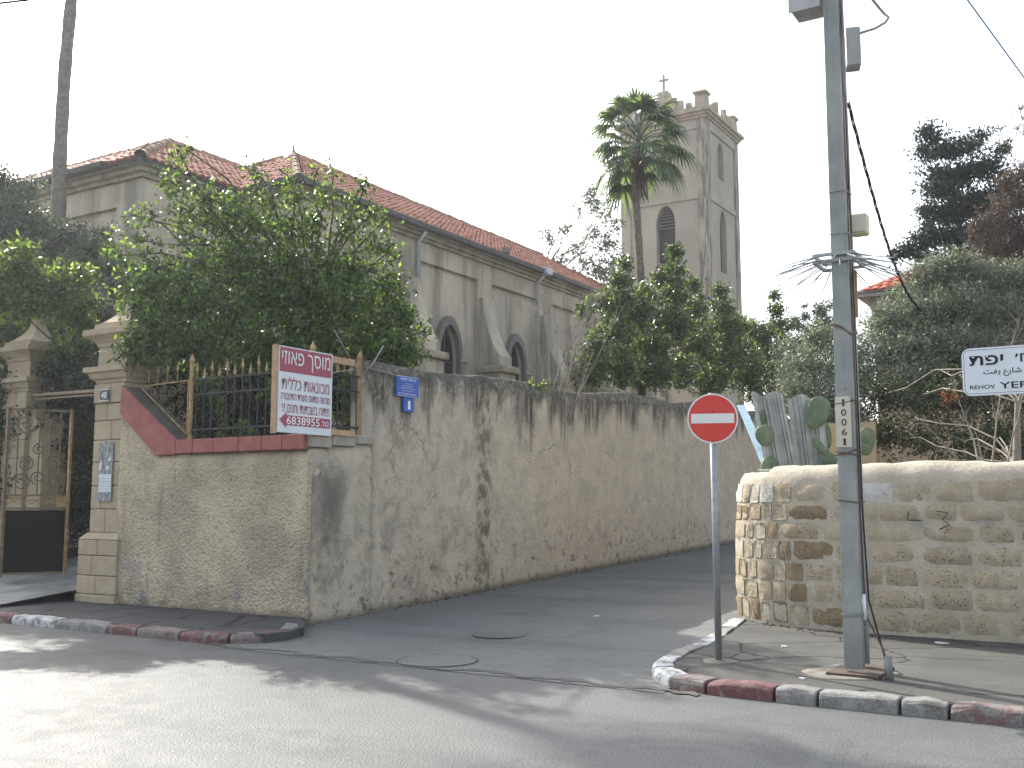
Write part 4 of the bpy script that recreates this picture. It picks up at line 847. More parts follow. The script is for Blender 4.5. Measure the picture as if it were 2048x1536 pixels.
# ------------------------------------------------------------------ stone corner wall on the right
SW = thing('stone_wall', 'rounded corner wall of pitted sandstone blocks under mortar coping', 'wall', (-2.5, 13, .1))
path = [(6,12.5),(-2.7,12.5),(-3.2,12.53),(-3.75,12.66),(-4.2,12.88),(-4.55,13.2),(-4.8,13.62),(-4.93,14.15),(-4.98,15),(-5.02,24)]
dense = []
for (a, b), (c, d) in zip(path, path[1:]):
    L = math.hypot(c-a, d-b); n = max(1, int(L/.12))
    for i in range(n): dense.append((a+(c-a)*i/n, b+(d-b)*i/n))
dense.append(path[-1]); dl = [0]
for (a, b), (c, d) in zip(dense, dense[1:]): dl.append(dl[-1]+math.hypot(c-a, d-b))
dn = np.array(dense); dl = np.array(dl)
def wp(s):
    x = np.interp(s, dl, dn[:,0]); y = np.interp(s, dl, dn[:,1]); xa = np.interp(s+.15, dl, dn[:,0])-np.interp(s-.15, dl, dn[:,0]); ya = np.interp(s+.15, dl, dn[:,1])-np.interp(s-.15, dl, dn[:,1])
    l = math.hypot(xa, ya); return x, y, -ya/l*-1*-1, xa/l      # outward normal below
def outn(s):
    x, y, a, b = wp(s); return x, y, a, b
def wsurf(s, z, off):
    x, y, nx, ny = outn(s); # travel is -x then +y, outward is to the left of travel
    b = -.02+.10*max(0, (z-.9)/1.2)**2+.06*max(0, .5-z)
    k = off-b
    return (x+nx*k, y+ny*k, z)
# check direction: at s small travel is (-1,0) and outward must be (0,-1)
mb = MB(); rows = []
for s in dl:
    t = 2.06+.035*nz((s*1.3, 3, 1))-(.10 if dn[np.searchsorted(dl, s)-0][0] < -4.2 else 0); ring = []; gz = .02+az(np.interp(s, dl, dn[:,1]))*(1 if np.interp(s, dl, dn[:,0]) < -4.3 else 0)
    for z in np.linspace(-.05, 1.80, 16): ring.append(wsurf(s, z, -.014+.010*nz((s*2.5, z*2.5, 1))))
    for z, o in ((1.90,-.02),(1.99,-.07),(t-.01,-.15),(t+.01,-.27),(t-.02,-.38),(1.9,-.47)): ring.append(wsurf(s, z+.012*nz((s*6, o*9, 3)), o+.035*nz((s*3.5, z*3.5, 7))))
    ring.append(wsurf(s, -.05, -.5)); rows.append(ring)
mb.rings(rows); build('mortar_body', mb, M['mortar'], SW, True)
rr = random.Random(11); cz = .13; nst = 0
for ci, h in enumerate((.27,.25,.25,.25,.23,.22,.27)):
    s = dl[0]+rr.uniform(0,.3)+3.2
    while s < 16.5:
        x_, y_, _, _ = wp(s); curv = x_ < -3.4
        w = rr.uniform(.2,.34) if curv else rr.uniform(.34,.62)
        if x_ < -4.5: w = rr.uniform(.4,.7)
        g = rr.uniform(.02,.06); hh = h-rr.uniform(.015,.05); nx_, nz_ = 6, 4; vs = []; pro = rr.uniform(-.006,.010) if not curv else rr.uniform(-.022,.004); sd = rr.uniform(0,99)
        z0 = cz+rr.uniform(0,.015)
        pit = curv or rr.random() < .35
        for j in range(nz_+1):
            for i in range(nx_+1):
                fi, fj = i/nx_, j/nz_; edge = i in (0,nx_) or j in (0,nz_); ci_ = (i in (0,nx_)) and (j in (0,nz_))
                e = mn.noise(Vector((s+fi*3+sd, fj*3, 2)))*.012
                ss = s+g/2+(w-g)*fi+(.008 if ci_ and i == 0 else -.008 if ci_ else 0)+e*.8; z = z0+hh*fj+e+(.006 if ci_ and j == 0 else -.006 if ci_ else 0)
                o = (-.016 if not curv else -.004) if edge else pro+(.035 if pit else .010)*mn.noise(Vector((ss*11, z*11, sd)))
                vs.append(wsurf(ss, z, o))
        fs = [(j*(nx_+1)+i, j*(nx_+1)+i+1, (j+1)*(nx_+1)+i+1, (j+1)*(nx_+1)+i) for j in range(nz_) for i in range(nx_)]
        mb = MB(); mb.v = vs; mb.f = fs; q = rr.random()
        m = 'stonewhite' if (ci == 6 and q < .35 and x_ < -1.9) else 'stonedark' if (pit and q < .32) else 'stone'
        build('stone', mb, M[m], SW, True, fixn=False); s += w; nst += 1
    cz += h
# scratched numbers on the stones
t = thing('scratched_numbers', 'dark and chalky numbers 4 3 scratched on the stone wall', 'graffiti', (-2.2,12.4,1.4))
def stroke(pts, m): build('stroke', MB().tube([(a, 12.455, b) for a, b in pts], .008, 4), M[m], t)
gx, gz = -2.35, 1.30
for o, sg in ((0, [[(0,.2),(-.01,.1),(.14,.1)],[(.12,.2),(.13,0)]]), (.30, [[(0,.2),(.12,.19),(.06,.11),(.13,.05),(.02,0)]]), (.72, [[(0,.16),(.0,.06)],[(.0,.1),(.14,.1)],[(.16,.17),(.16,.05)]]), (1.12, [[(.12,.24),(0,.06),(.26,.08)],[(.2,.18),(.21,-.06)]]), (1.58, [[(.1,.22),(0,.14),(0,.04),(.1,-.02)]])):
    for k, p in enumerate(sg): stroke([(gx+o+a, gz+b) for a, b in p], 'black' if o < .7 and k == 0 else 'galv')
# rubbish on the wall top
t = tag(build('plastic_scrap', MB().obox((-4.25,13.3,2.02), (.10,.02,0), (-.01,.05,0), (0,0,.012)), M['litter'], bevel=.005), 'flattened pale scrap lying on top of the stone wall', 'litter')

# ------------------------------------------------------------------ no entry sign
NE = thing('no_entry_sign', 'round red no entry sign on a grey pole at the kerb', 'traffic sign', (-3.58, 9.55, .1))
px_, py_ = -3.58, 9.60
build('pole', MB().tube([(px_,py_,.06),(px_-.01,py_,2.66)], .033, 12), M['galv'], NE, True)
cdir = Vector((0-px_, 0-py_-0, 0)).normalized(); cX = Vector((-cdir.y, cdir.x, 0)); SC = Vector((px_-.01, py_, 2.41))+cdir*.05
def disc(r, o, th, n=40): return MB().rings([[SC+cdir*(o+k*th)+cX*r*math.cos(a)+UZ*r*math.sin(a) for a in np.linspace(0, 2*math.pi, n, endpoint=False)] for k in (0, 1)])
build('backing', disc(.245, -.008, .008), M['galv'], NE); build('white_rim', disc(.243, .001, .002), M['signwhite'], NE); build('red_disc', disc(.228, .0035, .002), M['signred'], NE)
build('white_bar', MB().obox(SC+cdir*.0075, cX*.205, UZ*.047, cdir*.001), M['signwhite'], NE)
for z in (.062, -.222): build('bolt', MB().tube([SC+UZ*z+cdir*.005, SC+UZ*z+cdir*.016], .009, 8), M['polebase'], NE)
for z in (.08, -.15): build('clamp', MB().obox(SC+UZ*z-cdir*.03, cX*.05, UZ*.02, cdir*.022), M['galv'], NE)
mb = MB(); mb.rings([[(px_+r*math.cos(a)*(1+.2*math.sin(3*a)), py_+r*math.sin(a), z) for a in np.linspace(0, 2*math.pi, 14, endpoint=False)] for r, z in ((.17,.098),(.15,.108),(.04,.12))]); build('footing', mb, M['patch'], NE, True)

# ------------------------------------------------------------------ utility pole
UP = thing('utility_pole', 'tall grey green steel lattice pole with spikes and boxes', 'utility pole', (-2.3, 9.6, .1))
HT = 9.5
def chan(name, cx0, cy0, open_dir, w0, w1, d0):
    """tapering channel: web facing away from open_dir"""
    mb = MB(); rows = []
    for i in range(12):
        t = i/11; z = .16+(HT-.16)*t; w = (w0+(w1-w0)*t)/2; th = .012; cx = cx0[0]+(cx0[1]-cx0[0])*t; cy = cy0[0]+(cy0[1]-cy0[0])*t; d = d0*(1-.35*t)*open_dir
        rows.append([(cx-w,cy,z),(cx+w,cy,z),(cx+w,cy+d,z),(cx+w-th,cy+d,z),(cx+w-th,cy+th*open_dir,z),(cx-w+th,cy+th*open_dir,z),(cx-w+th,cy+d,z),(cx-w,cy+d,z)])
    mb.rings(rows); return build(name, mb, M['polegreen'], UP, bevel=.004)
chan('channel', (-2.285,-2.305), (9.42,9.52), 1, .165, .11, .07)
chan('channel', (-2.31,-2.28), (9.80,9.68), -1, .16, .11, .07)
for i in range(15):   # lacing
    z = .7+i*.62; t = z/HT; a = 9.49+.1*t; b = 9.79-.13*t; xs = -2.27-.01*t
    build('lacing_bar', MB().bar((xs+.015, a if i%2 else b, z-.2), (xs+.015, b if i%2 else a, z+.3), .006, .055, up=(1,0,0)), M['polegreen'], UP)
build('base_plate', MB().box(-2.50,-2.05,9.30,9.94,.085,.135), M['polebase'], UP, bevel=.01)
build('concrete_foot', MB().rings([[(-2.35+a*math.cos(k)*(1+.12*math.sin(4*k)), 9.6+a*1.2*math.sin(k)*(1+.1*math.cos(3*k)), z) for k in np.linspace(0,2*math.pi,20,endpoint=False)] for a, z in ((.40,.098),(.34,.110),(.2,.115))]), M['patch'], UP, True)
# number plate 10061
def cw(z): t = (z-.16)/(HT-.16); return -2.285-.02*t, 9.42+.10*t, .165-.05*t
c_, yy, w_ = cw(2.35); build('number_strip', MB().box(c_-w_/2-.003, c_+w_/2-.02, yy-.012, yy-.003, 2.09, 2.545), M['cream'], UP)
for i, ch in enumerate('10061'): text(ch, .020 if ch == '1' else .045, .062, (c_-.005, yy-.013, 2.49-i*.088), (1,0,0), UZ, M['black'], UP, 'numeral', .004, .002)
for z, tl in ((.62,.0),(.63,.01),(1.62,-.02),(2.05,-.03),(2.02,.05),(2.48,.03),(3.2,-.09),(3.22,-.12),(4.05,.0),(4.45,.0)):
    c_, yy, w_ = cw(z); hw_ = w_/2+.012
    build('wire_tie', MB().tube([(c_-hw_,yy-.01,z),(c_,yy-.014,z+tl*.3),(c_+hw_,yy-.01,z+tl),(c_+hw_+.01,yy+.2,z+tl*.6)], .006, 4), M['galv'] if z > 4 or z < 1 else M['peeledge'], UP)
# service cable up the side with white sleeve
build('riser_cable', MB().tube([(-1.98,9.38,.10),(-2.03,9.42,.34),(-2.185,9.50,.62),(-2.20,9.5,1.4),(-2.212,9.54,3.4),(-2.235,9.58,5.6)], .009, 6), M['peeledge'], UP, True)
build('riser_cable', MB().tube([(-2.0,9.36,.10),(-2.02,9.43,.26),(-2.16,9.52,.75),(-2.195,9.56,1.6),(-2.225,9.62,5.4)], .009, 6), M['cable'], UP, True)
build('white_sleeve', MB().tube([(-2.19,9.478,.58),(-2.194,9.478,.80)], .018, 8), M['white'], UP, True)
build('conduit_stub', MB().tube([(-1.97,9.36,.09),(-1.985,9.37,.30)], .03, 8), M['polegreen'], UP, True)
# spike crown
spc = Vector((-2.37,9.62,3.86)); rr = random.Random(9)
for z in (3.86, 3.80): 
    for a, b in (((-2.52,9.44),(-2.16,9.44)),((-2.16,9.44),(-2.16,9.84)),((-2.16,9.84),(-2.52,9.84)),((-2.52,9.84),(-2.52,9.44))): build('spike_ring', MB().bar((*a,z),(*b,z),.022,.03), M['galv'], UP)
for i in range(34):
    a = i/34*2*math.pi+rr.uniform(-.05,.05); d = Vector((math.cos(a), math.sin(a), 0)); q = spc+Vector((.17*max(-1,min(1,d.x*1.3)), .2*max(-1,min(1,d.y*1.3)), 0))
    q = Vector((-2.34+.18*max(-1,min(1,d.x*1.4)), 9.64+.2*max(-1,min(1,d.y*1.4)), 3.85-.04*(i%2)))
    build('spike', MB().tube([q, q+d*rr.uniform(.34,.42)+Vector((0,0,-.10-rr.uniform(0,.05)))], [.007,.005], 5), M['galv'], UP)
# boxes
bxo = build('junction_box', MB().box(-2.66,-2.385,9.44,9.72,6.26,6.9), M['boxgrey'], UP, bevel=.015); build('box_lid', MB().box(-2.675,-2.38,9.425,9.438,6.25,6.9), M['boxgrey'], bxo, bevel=.004)
build('junction_box', MB().obox((-2.19,9.86,5.94),(.065,.02,0),(-.03,.09,0),(0,0,.19)), M['boxgrey'], UP, bevel=.012)
b3 = build('meter_box', MB().box(-2.24,-2.09,9.70,9.84,4.08,4.28), M['boxyellow'], UP, bevel=.02); build('box_lid', MB().box(-2.215,-2.10,9.685,9.698,4.10,4.26), M['cream'], b3, bevel=.008)
build('notice_strip', MB().box(-2.262,-2.20,9.72,9.728,3.30,3.75), M['timber'], UP)
build('bracket_pipe', MB().tube([(-2.24,9.95,6.12),(-2.02,10.08,6.20),(-1.93,10.13,6.26),(-1.90,10.15,6.31),(-1.94,10.15,6.36),(-1.98,10.13,6.42),(-2.10,10.1,6.62),(-2.2,10.0,6.9)], .014, 8), M['polegreen'], UP, True)
# cables
def twist(p, q, sag, r, n, off, ph):
    p, q = Vector(p), Vector(q); d = (q-p).normalized(); s = d.orthogonal().normalized(); w = d.cross(s)
    return [p.lerp(q, i/n)-UZ*sag*math.sin(math.pi*i/n)+(s*math.cos(i*.42+ph)+w*math.sin(i*.42+ph))*off for i in range(n+1)]
t = thing('drop_cable', 'black twisted cable dropping from the pole into the trees', 'cable', (-2.25,9.8,5.4))
for ph in (0, 2.1, 4.2): build('cable_core', MB().tube(twist((-2.25,9.86,5.42),(-2.9,17.0,4.6),.42,.01,90,.011,ph), .0085, 4), M['cable'], t, True)
tag(build('overhead_wire', MB().tube([(-2.19, 1.25, 6.2),(-1.15, 9.85, 6.16),(-0.89, 12.0, 6.15),(0.93, 27.05, 6.08)], .008, 5), M['bluecable'], smooth=True), 'thin pale blue wire slanting across the upper right sky', 'wire')
tag(build('overhead_cable', MB().tube([(-17.0,.15,4.9),(-8.9,5.1,6.10),(-8.36,5.43,6.18),(-7.6,5.9,6.35),(-5,7.4,6.9),(-2.3,9.6,7.6)], .012, 5), M['cable'], smooth=True), 'dark cable crossing the top left corner of the sky', 'cable')

# ------------------------------------------------------------------ street name sign
YS = thing('street_name_sign', 'white street name sign in Hebrew, Arabic and English', 'street sign', (-.6, 8.75, .1))
y7 = 8.72; xL, xR, zL, zH = -1.199, -0.037, 2.426, 2.799
def rrect(x0, x1, z0, z1, r, n=6):
    p = []
    for cx, cz, a0 in ((x1-r, z0+r, -90), (x1-r, z1-r, 0), (x0+r, z1-r, 90), (x0+r, z0+r, 180)):
        for i in range(n+1): a = R(a0+90*i/n); p.append((cx+r*math.cos(a), cz+r*math.sin(a)))
    return p
build('plate', MB().prism([(x, y7, z) for x, z in rrect(xL, xR, zL, zH, .062)], (0,.03,0)), M['bwhite'], YS)
mb = MB(); a = rrect(xL+.014, xR-.014, zL+.014, zH-.014, .04); b = rrect(xL+.017, xR-.017, zL+.017, zH-.017, .038); n = len(a)
mb.add([(x, y7-.0008, z) for x, z in a]+[(x, y7-.0008, z) for x, z in b], [(i,(i+1)%n,n+(i+1)%n,n+i) for i in range(n)]); build('border_line', mb, M['black'], YS)
XX = (1,0,0)
text('יפת'[::-1], 0.242, 0.077, (-1.022,y7,2.698), XX, UZ, M['black'], YS, 'lettering', .018, .002)
text('׳חר', 0.186, 0.065, (-0.727,y7,2.702), XX, UZ, M['black'], YS, 'lettering', .008, .002)
text('ﺖﻔﻳ ﻉﺭﺎﺷ', 0.267, 0.065, (-0.913,y7,2.6), XX, UZ, M['black'], YS, 'lettering', .012, .002)
text('REHOV', 0.18, 0.032, (-1.058,y7,2.491), XX, UZ, M['black'], YS, 'lettering', .008, .002)
text('YEFET', 0.323, 0.05, (-0.776,y7,2.496), XX, UZ, M['black'], YS, 'lettering', .012, .002)
build('post', MB().tube([(.04,8.77,.05),(.04,8.77,2.95)], .035, 10), M['galv'], YS, True)
for z in (2.52,2.70): build('clamp', MB().box(-.07,.08,8.74,8.81,z-.015,z+.015), M['galv'], YS)

# ------------------------------------------------------------------ yard behind the stone wall: sheet metal, cactus, board
def corr(label, base, X, w, h, lean, m, seed):
    X = Vector(X).normalized(); Nn = X.cross(UZ); mb = MB(); n = 40; rr_ = random.Random(seed); rows = []
    for j in range(7):
        t = j/6; row = []
        for i in range(n+1):
            u = i/n; ph = (u*w/.19) % 1; d = .032*(1 if ph < .32 else -1 if .5 < ph < .82 else 0)+.015*math.sin(u*5+t*3+seed)
            row.append(Vector(base)+X*(u*w)+UZ*(h*t+(.03*math.sin(u*9+seed) if j == 6 else 0))+lean*Vector((X.x,X.y,0))*t*h+Nn*(d+.10*t))
        rows.append(row)
    mb.rings(rows, close=False); o = build('corrugated_sheet', mb, M[m]); o.modifiers.new('s', 'SOLIDIFY').thickness = .004
    return tag(o, label, 'metal sheet', 'corrugated sheets behind the stone wall')
corr('ribbed metal sheet with torn edge leaning next to the blue board', (-4.42,14.35,.9), (.9,.42,0), .42, 2.22, -.16, 'corr', 1)
corr('wide dull metal sheet leaning between ribbed sheet and cactus', (-4.12,14.55,.9), (.9,.42,0), .48, 2.18, -.10, 'corr', 4)
tag(build('blue_board', MB().bar((-6.5,18.9,3.42),(-4.5,14.6,1.75),.14,.03), M['bluewood']), 'pale blue painted board leaning behind the no entry sign', 'board')
tag(build('shed_wall', MB().box(-3.95,-3.3,15.3,15.4,.9,2.75), M['houseplaster']), 'low orange plaster shed wall behind the cactus pads', 'wall')
CA = thing('prickly_pear', 'prickly pear cactus with flat green pads behind the steel pole', 'cactus', (-3.8,14.5,.9))
def pad(c, w, h, tilt, yaw, th=.075):
    mb = MB(); X_ = Vector((math.cos(yaw), math.sin(yaw), 0)); Nn = Vector((-math.sin(yaw), math.cos(yaw), 0)); U_ = (UZ*math.cos(tilt)+X_*math.sin(tilt)); X2 = (X_*math.cos(tilt)-UZ*math.sin(tilt)); rows = []
    for j in range(9):
        ph = -math.pi/2+math.pi*j/8; rows.append([Vector(c)+U_*(h/2*math.sin(ph))+X2*(w/2*math.cos(ph)**.8*math.cos(a)*(1+.15*math.sin(ph)) if abs(math.cos(ph)) > 1e-6 else 0)+Nn*(th/2*max(0,math.cos(ph))*math.sin(a)) for a in np.linspace(0,2*math.pi,14,endpoint=False)])
    mb.rings([[v if True else v for v in r] for r in rows]); build('pad', mb, M['cactus'], CA, True)
for c, w, h, tl, yw in (((-3.86,14.42,2.84),.32,.46,.35,.5),((-3.30,14.78,2.44),.24,.40,.15,.6),((-4.50,14.05,2.52),.26,.30,-.2,.2),((-3.83,14.35,2.36),.12,.34,-.6,.4),((-3.74,14.4,2.20),.26,.20,.6,.4),((-4.60,14.2,2.78),.16,.24,.1,.5),((-3.80,14.45,1.75),.30,.5,.1,.5),((-3.45,14.7,1.85),.30,.55,-.1,.5),((-4.45,14.1,1.9),.28,.7,0,.3),((-4.08,14.95,2.95),.16,.3,.2,.6),((-3.85,14.7,2.55),.2,.4,-.2,.6)): pad(c, w, h, tl, yw)

# ------------------------------------------------------------------ house on the right
HS = thing('house', 'yellowish house with red tiled roof behind the olive trees', 'house', (-6, 42, .9))
hx0, hx1, hy0, hy1 = -8.35, -2, 39.4, 47
hw_ = build('wall', MB().box(hx0, hx1, hy0, hy1, .8, 8.75), M['houseplaster'], HS)
build('eave_band', MB().box(hx0-.12, hx1+.1, hy0-.12, hy1+.1, 8.751, 9.15), M['fascia'], HS); build('eave_band', MB().box(hx0-.5, hx1+.5, hy0-.5, hy1+.5, 9.151, 9.30), M['fascia'], HS)
HR = build('roof', MB().prism([(hx0-.55,hy0-.55,9.301),(hx1+.55,hy0-.55,9.301),(hx1+.55,hy1+.55,9.301),(hx0-.55,hy1+.55,9.301)], (0,0,.04)), M['fascia'], HS)
hm = (hy1-hy0)/2+.55; ap = (hx0-.55+hm, (hy0+hy1)/2, 9.35+.5*hm); ap2 = (hx1+.55-hm, (hy0+hy1)/2, 9.35+.5*hm)
roofslope([(hx0-.55,hy0-.55,9.35),(hx1+.55,hy0-.55,9.35),ap2,ap], (0,1), 'tile2', .3, .4, HR); roofslope([(hx0-.55,hy1+.55,9.35),(hx0-.55,hy0-.55,9.35),ap], (1,0), 'tile2', .3, .4, HR)
for xx in (-8.15, -5.6):
    hwn = build('window', MB().box(xx, xx+.9, hy0-.02, hy0-.005, 7.3, 8.4), M['glassdark'], HS); build('frame', MB().box(xx+.42, xx+.48, hy0-.05, hy0-.021, 7.3, 8.4), M['white'], hwn); build('sill', MB().box(xx-.1, xx+1., hy0-.1, hy0-.005, 7.2, 7.295), M['fascia'], hwn)

# ------------------------------------------------------------------ trees
def up(x, y, z0, pts): return [(x, y, z0)]+pts
bt = tree('broadleaf_tree', 'big bushy green tree rising behind the garage sign fence', 'tree', CL['big'], [(-12.6,12.9,.7),(-12.55,12.95,2.6),(-12.4,13.1,3.6),(-12.3,13.3,5.0)], .17, None, M['leaf'], M['bark'], .108, .052, 48, k=11, spread=.2, droop=.6, seed=2, twigs=3, top=(4.9, .6))
tree('garden_hedge', 'dark shrubs close behind the iron fence pickets', 'hedge', CL['fence_dark'], [(-12,13.4,.7),(-12,13.4,2),(-12,13.4,2.6)], .06, None, M['leafdark'], M['bark'], .10, .05, 110, k=9, spread=.12, droop=.4, seed=33)
tree('broadleaf_tree', 'yellow green leafy tree overhanging the open gate', 'tree', CL['gatetree'], [(-16.9,12.9,.8),(-16.7,12.8,2.8),(-16.4,12.6,3.9)], .12, None, M['leafyel'], M['bark'], .12, .055, 70, k=9, spread=.12, droop=.6, seed=3)
tree('hanging_vine', 'bright sunlit vine sprays hanging behind the fence pickets', 'vine', CL['vine'], [(-12.2,12.2,.7),(-12.1,12.0,2.6),(-12.1,11.9,3.2)], .02, None, M['leafyel'], M['bark'], .085, .045, 420, k=6, spread=.06, droop=.8, seed=44, twigs=1)
tree('garden_hedge', 'dark dense hedge seen through the open gateway', 'hedge', CL['hedge'], [(-17,15,.8),(-17,15,2.4),(-17,15,3.6)], .1, None, M['leafdark'], M['bark'], .09, .05, 90, k=8, spread=.1, droop=.3, seed=4)
tree('evergreen_tree', 'large hazy dark tree around the tall palm trunk', 'tree', CL['lefttree'], [(-21,12.8,.8),(-21,12.8,3.5),(-21,12.8,5.4)], .2, None, M['leafgrey'], M['bark'], .10, .045, 60, k=9, spread=.13, droop=.2, seed=5)
tree('sparse_tree', 'thin sparse tree between the nave roof and tower', 'tree', CL['thin'], [(-22.5,42.2,.8),(-22.9,41.5,6),(-23.2,41,9),(-23.4,40.8,11.5)], .22, None, M['leafgrey'], M['bark'], .17, .075, 13, k=8, spread=.22, droop=.25, seed=6, twigs=4, tw=.02)
tree('citrus_tree', 'glossy green tree in front of the bell tower base', 'tree', CL['citrus'], [(-11.3,24.6,.8),(-11.3,24.6,3),(-11.2,24.8,4.6),(-11.1,25,5.6)], .16, None, M['leafcit'], M['bark'], .13, .06, 60, k=9, spread=.13, droop=.35, seed=7)
tree('leafy_shrub', 'green shrubs right of the no entry sign behind the sheets', 'shrub', CL['midtrees'], [(-10.9,34.7,.8),(-10.9,34.7,3),(-10.9,34.7,5.4)], .12, None, M['leafcit'], M['bark'], .12, .055, 60, k=9, spread=.12, droop=.3, seed=8)
tree('cypress_tree', 'slim dark cypress tip left of the steel pole', 'tree', CL['cypress'], [(-10.8,39,.8),(-10.8,39,5),(-10.8,39,7.5)], .1, None, M['leafcon'], M['bark'], .10, .04, 60, k=9, spread=.08, droop=-.6, seed=9)
tree('distant_tree', 'grey green bushy tree beyond the cypress tip', 'tree', CL['backbush'], [(-10.9,40,.8),(-10.8,40,4),(-10.8,40,7.2)], .12, None, M['leafgrey'], M['bark'], .12, .05, 55, k=8, spread=.13, droop=.1, seed=10)
tree('olive_tree', 'silvery olive tree left of and behind the steel pole', 'tree', CL['olive1'], [(-4.75,18,.9),(-4.7,18,2.2),(-4.7,18,3.2)], .11, None, M['leafolive'], M['barkgrey'], .07, .019, 190, k=12, spread=.10, droop=.1, seed=11, twigs=5, tw=.012)
tree('olive_tree', 'broad silvery olive tree rising above the street name sign', 'tree', CL['olive2'], [(-2.5,20.2,.9),(-2.45,20.2,2.6),(-2.3,20.2,4.0),(-2.2,20.2,4.6)], .09, None, M['leafolive'], M['bark'], .08, .02, 200, k=12, spread=.11, droop=.05, seed=12, twigs=5, tw=.012)
tree('dense_shrub', 'dark tangled shrubs directly behind the stone wall', 'shrub', CL['darkshrub'], [(-1.4,14.9,.9),(-1.45,14.9,2.1),(-1.4,14.9,2.9)], .08, None, M['leafshrub'], M['barkgrey'], .06, .03, 95, k=9, spread=.09, droop=.1, seed=13, twigs=4)
tree('conifer_tree', 'tall dark conifer with ragged crown on the right', 'tree', CL['conifer'], [(-4.5,33.6,.9),(-4.5,33.6,6),(-4.5,33.6,8.5),(-4.5,33.6,10.3)], .2, None, M['leafcon'], M['bark'], .15, .06, 30, squash=.5, k=11, spread=.2, droop=.05, seed=14, twigs=3)
tree('brown_tree', 'reddish brown dry tree below the ragged conifer', 'tree', CL['brown'], [(-2.9,30,.9),(-2.9,30,5),(-2.8,30,7.6)], .2, None, M['leafbrown'], M['bark'], .12, .04, 48, k=12, spread=.13, droop=.0, seed=15, twigs=5, tw=.015)
tree('bare_tree', 'almost leafless twiggy branches at the top right edge', 'tree', CL['bare_top'], [(-1.4,23.6,.9),(-1.4,23.6,5),(-1.5,23.4,7.6)], .05, None, M['leafgrey'], M['bark'], .06, .025, 14, k=5, spread=.12, droop=.0, seed=16, twigs=12, tw=.012)
tree('wall_weed', 'small yellow green weeds growing behind the lane wall top', 'plant', CL['wallplants'], [(-11,17.2,.8),(-11,17.2,2.5),(-11,17.2,3.6)], .02, None, M['leafyel'], M['bark'], .07, .03, 160, k=9, spread=.06, droop=.2, seed=17)
# bare twig bush in front of the nave, with long whippy stems
def twigbush(name, label, base, tips, r, mat, seed):
    rng = np.random.default_rng(seed); T = thing(name, label, 'bush', base); mb = MB()
    for tp in tips:
        a, b = Vector(base), Vector(tp); pts = []
        bend = Vector(rng.normal(size=3))*.05*(b-a).length; bend.z = abs(bend.z)*-.6
        for i in range(9):
            u = i/8; pts.append(a.lerp(b, u)+bend*math.sin(math.pi*u)+Vector(rng.normal(size=3))*.012)
        mb.tube(pts, [r*(1-.85*i/8) for i in range(9)], 5, False)
        for k in range(10):
            i = int(rng.integers(3, 8)); q = pts[i]; d = (b-a).normalized()*.8+Vector(rng.normal(size=3))*.5; L = rng.uniform(.25, .8)*(b-a).length*.22
            e = q+d*L; mb.tube([q, q.lerp(e, .5)+Vector(rng.normal(size=3))*.04*L, e], [r*.3, r*.2, r*.08], 4, False)
            for w in range(2): mb.tube([q.lerp(e, .5), e+Vector(rng.normal(size=3))*L*.5], [r*.15, r*.06], 3, False)
    build('stem', mb, mat, T, True, fixn=False)
rs = np.random.default_rng(21)
twigbush('bare_bush', 'leafless grey twig bush in front of the church buttress', (-10.0,17.6,2.2), [(-10.9+rs.uniform(0,2.6), 17.4+rs.uniform(0,1.6), 4.6+rs.uniform(0,1.9)) for _ in range(13)], .022, M['barkgrey'], 22)
twigbush('bare_bush', 'pale bare branches tangled in front of the dark shrubs', (-1.7,14.3,1.6), [(-3.4+rs.uniform(0,3.6), 13.9+rs.uniform(0,1.0), 2.3+rs.uniform(0,1.7)) for _ in range(8)], .018, M['barkgrey'], 23)
twigbush('bare_bush', 'long bare stems rising through the broad olive tree', (-1.3,15.6,1.6), [(-2.8+rs.uniform(0,3.0), 15.0+rs.uniform(0,1.2), 4.2+rs.uniform(0,1.8)) for _ in range(5)], .010, M['bark'], 24)
for lab, c in (('orange dried leaf cluster above the street name sign', (-1.45,14.9,3.55,.13)), ('orange dried leaf cluster left of the street name sign', (-2.15,14.4,2.95,.14))):
    P, D = sprigs([c], 90, 8, .05, .05, .3, rs); tag(leafmesh('dry_leaf_cluster', P, D, .055, .025, M['leaforange'], None, kind='stuff'), lab, 'dry leaves', 'orange dried leaf clusters in the shrubs')

# palms
def frond(parent, base, az_, el, plen, blen, nseg, mat, seed, droop=.5):
    rng = np.random.default_rng(seed); d = Vector((math.cos(az_)*math.cos(el), math.sin(az_)*math.cos(el), math.sin(el))); b = Vector(base)
    hub = b+d*plen+Vector((0,0,-.12*plen)); mb = MB(); mb.tube([b, b+d*plen*.5+UZ*.04, hub], [.022,.016,.012], 4)
    d2 = (d+Vector((0,0,-.35))).normalized(); s = d2.cross(UZ).normalized(); n = s.cross(d2)
    for i in range(nseg):
        a = -1.9+3.8*i/(nseg-1); v = (d2*math.cos(a)+s*math.sin(a)); L = blen*(.78+.22*math.cos(a))*rng.uniform(.88,1.06); w = blen*.105; sd_ = n.cross(v).normalized()
        pts = []
        for j, t in enumerate((0,.35,.65,.85,1.)):
            p = hub+v*L*t+n*.10*blen*math.sin(t*2.2)*(1-abs(a)/3)-UZ*droop*L*max(0,t-.35)**1.6*1.3; pts.append(p)
        pts[-1] -= UZ*.12*L*rng.uniform(0,1.3)
        ws = (.25,1,.8,.4,.05); vs = []
        for p, ww in zip(pts, ws): vs += [p-sd_*w*ww/2, p+sd_*w*ww/2]
        mb.add(vs, [(2*j,2*j+1,2*j+3,2*j+2) for j in range(4)])
    build('frond', mb, mat, parent, fixn=False)
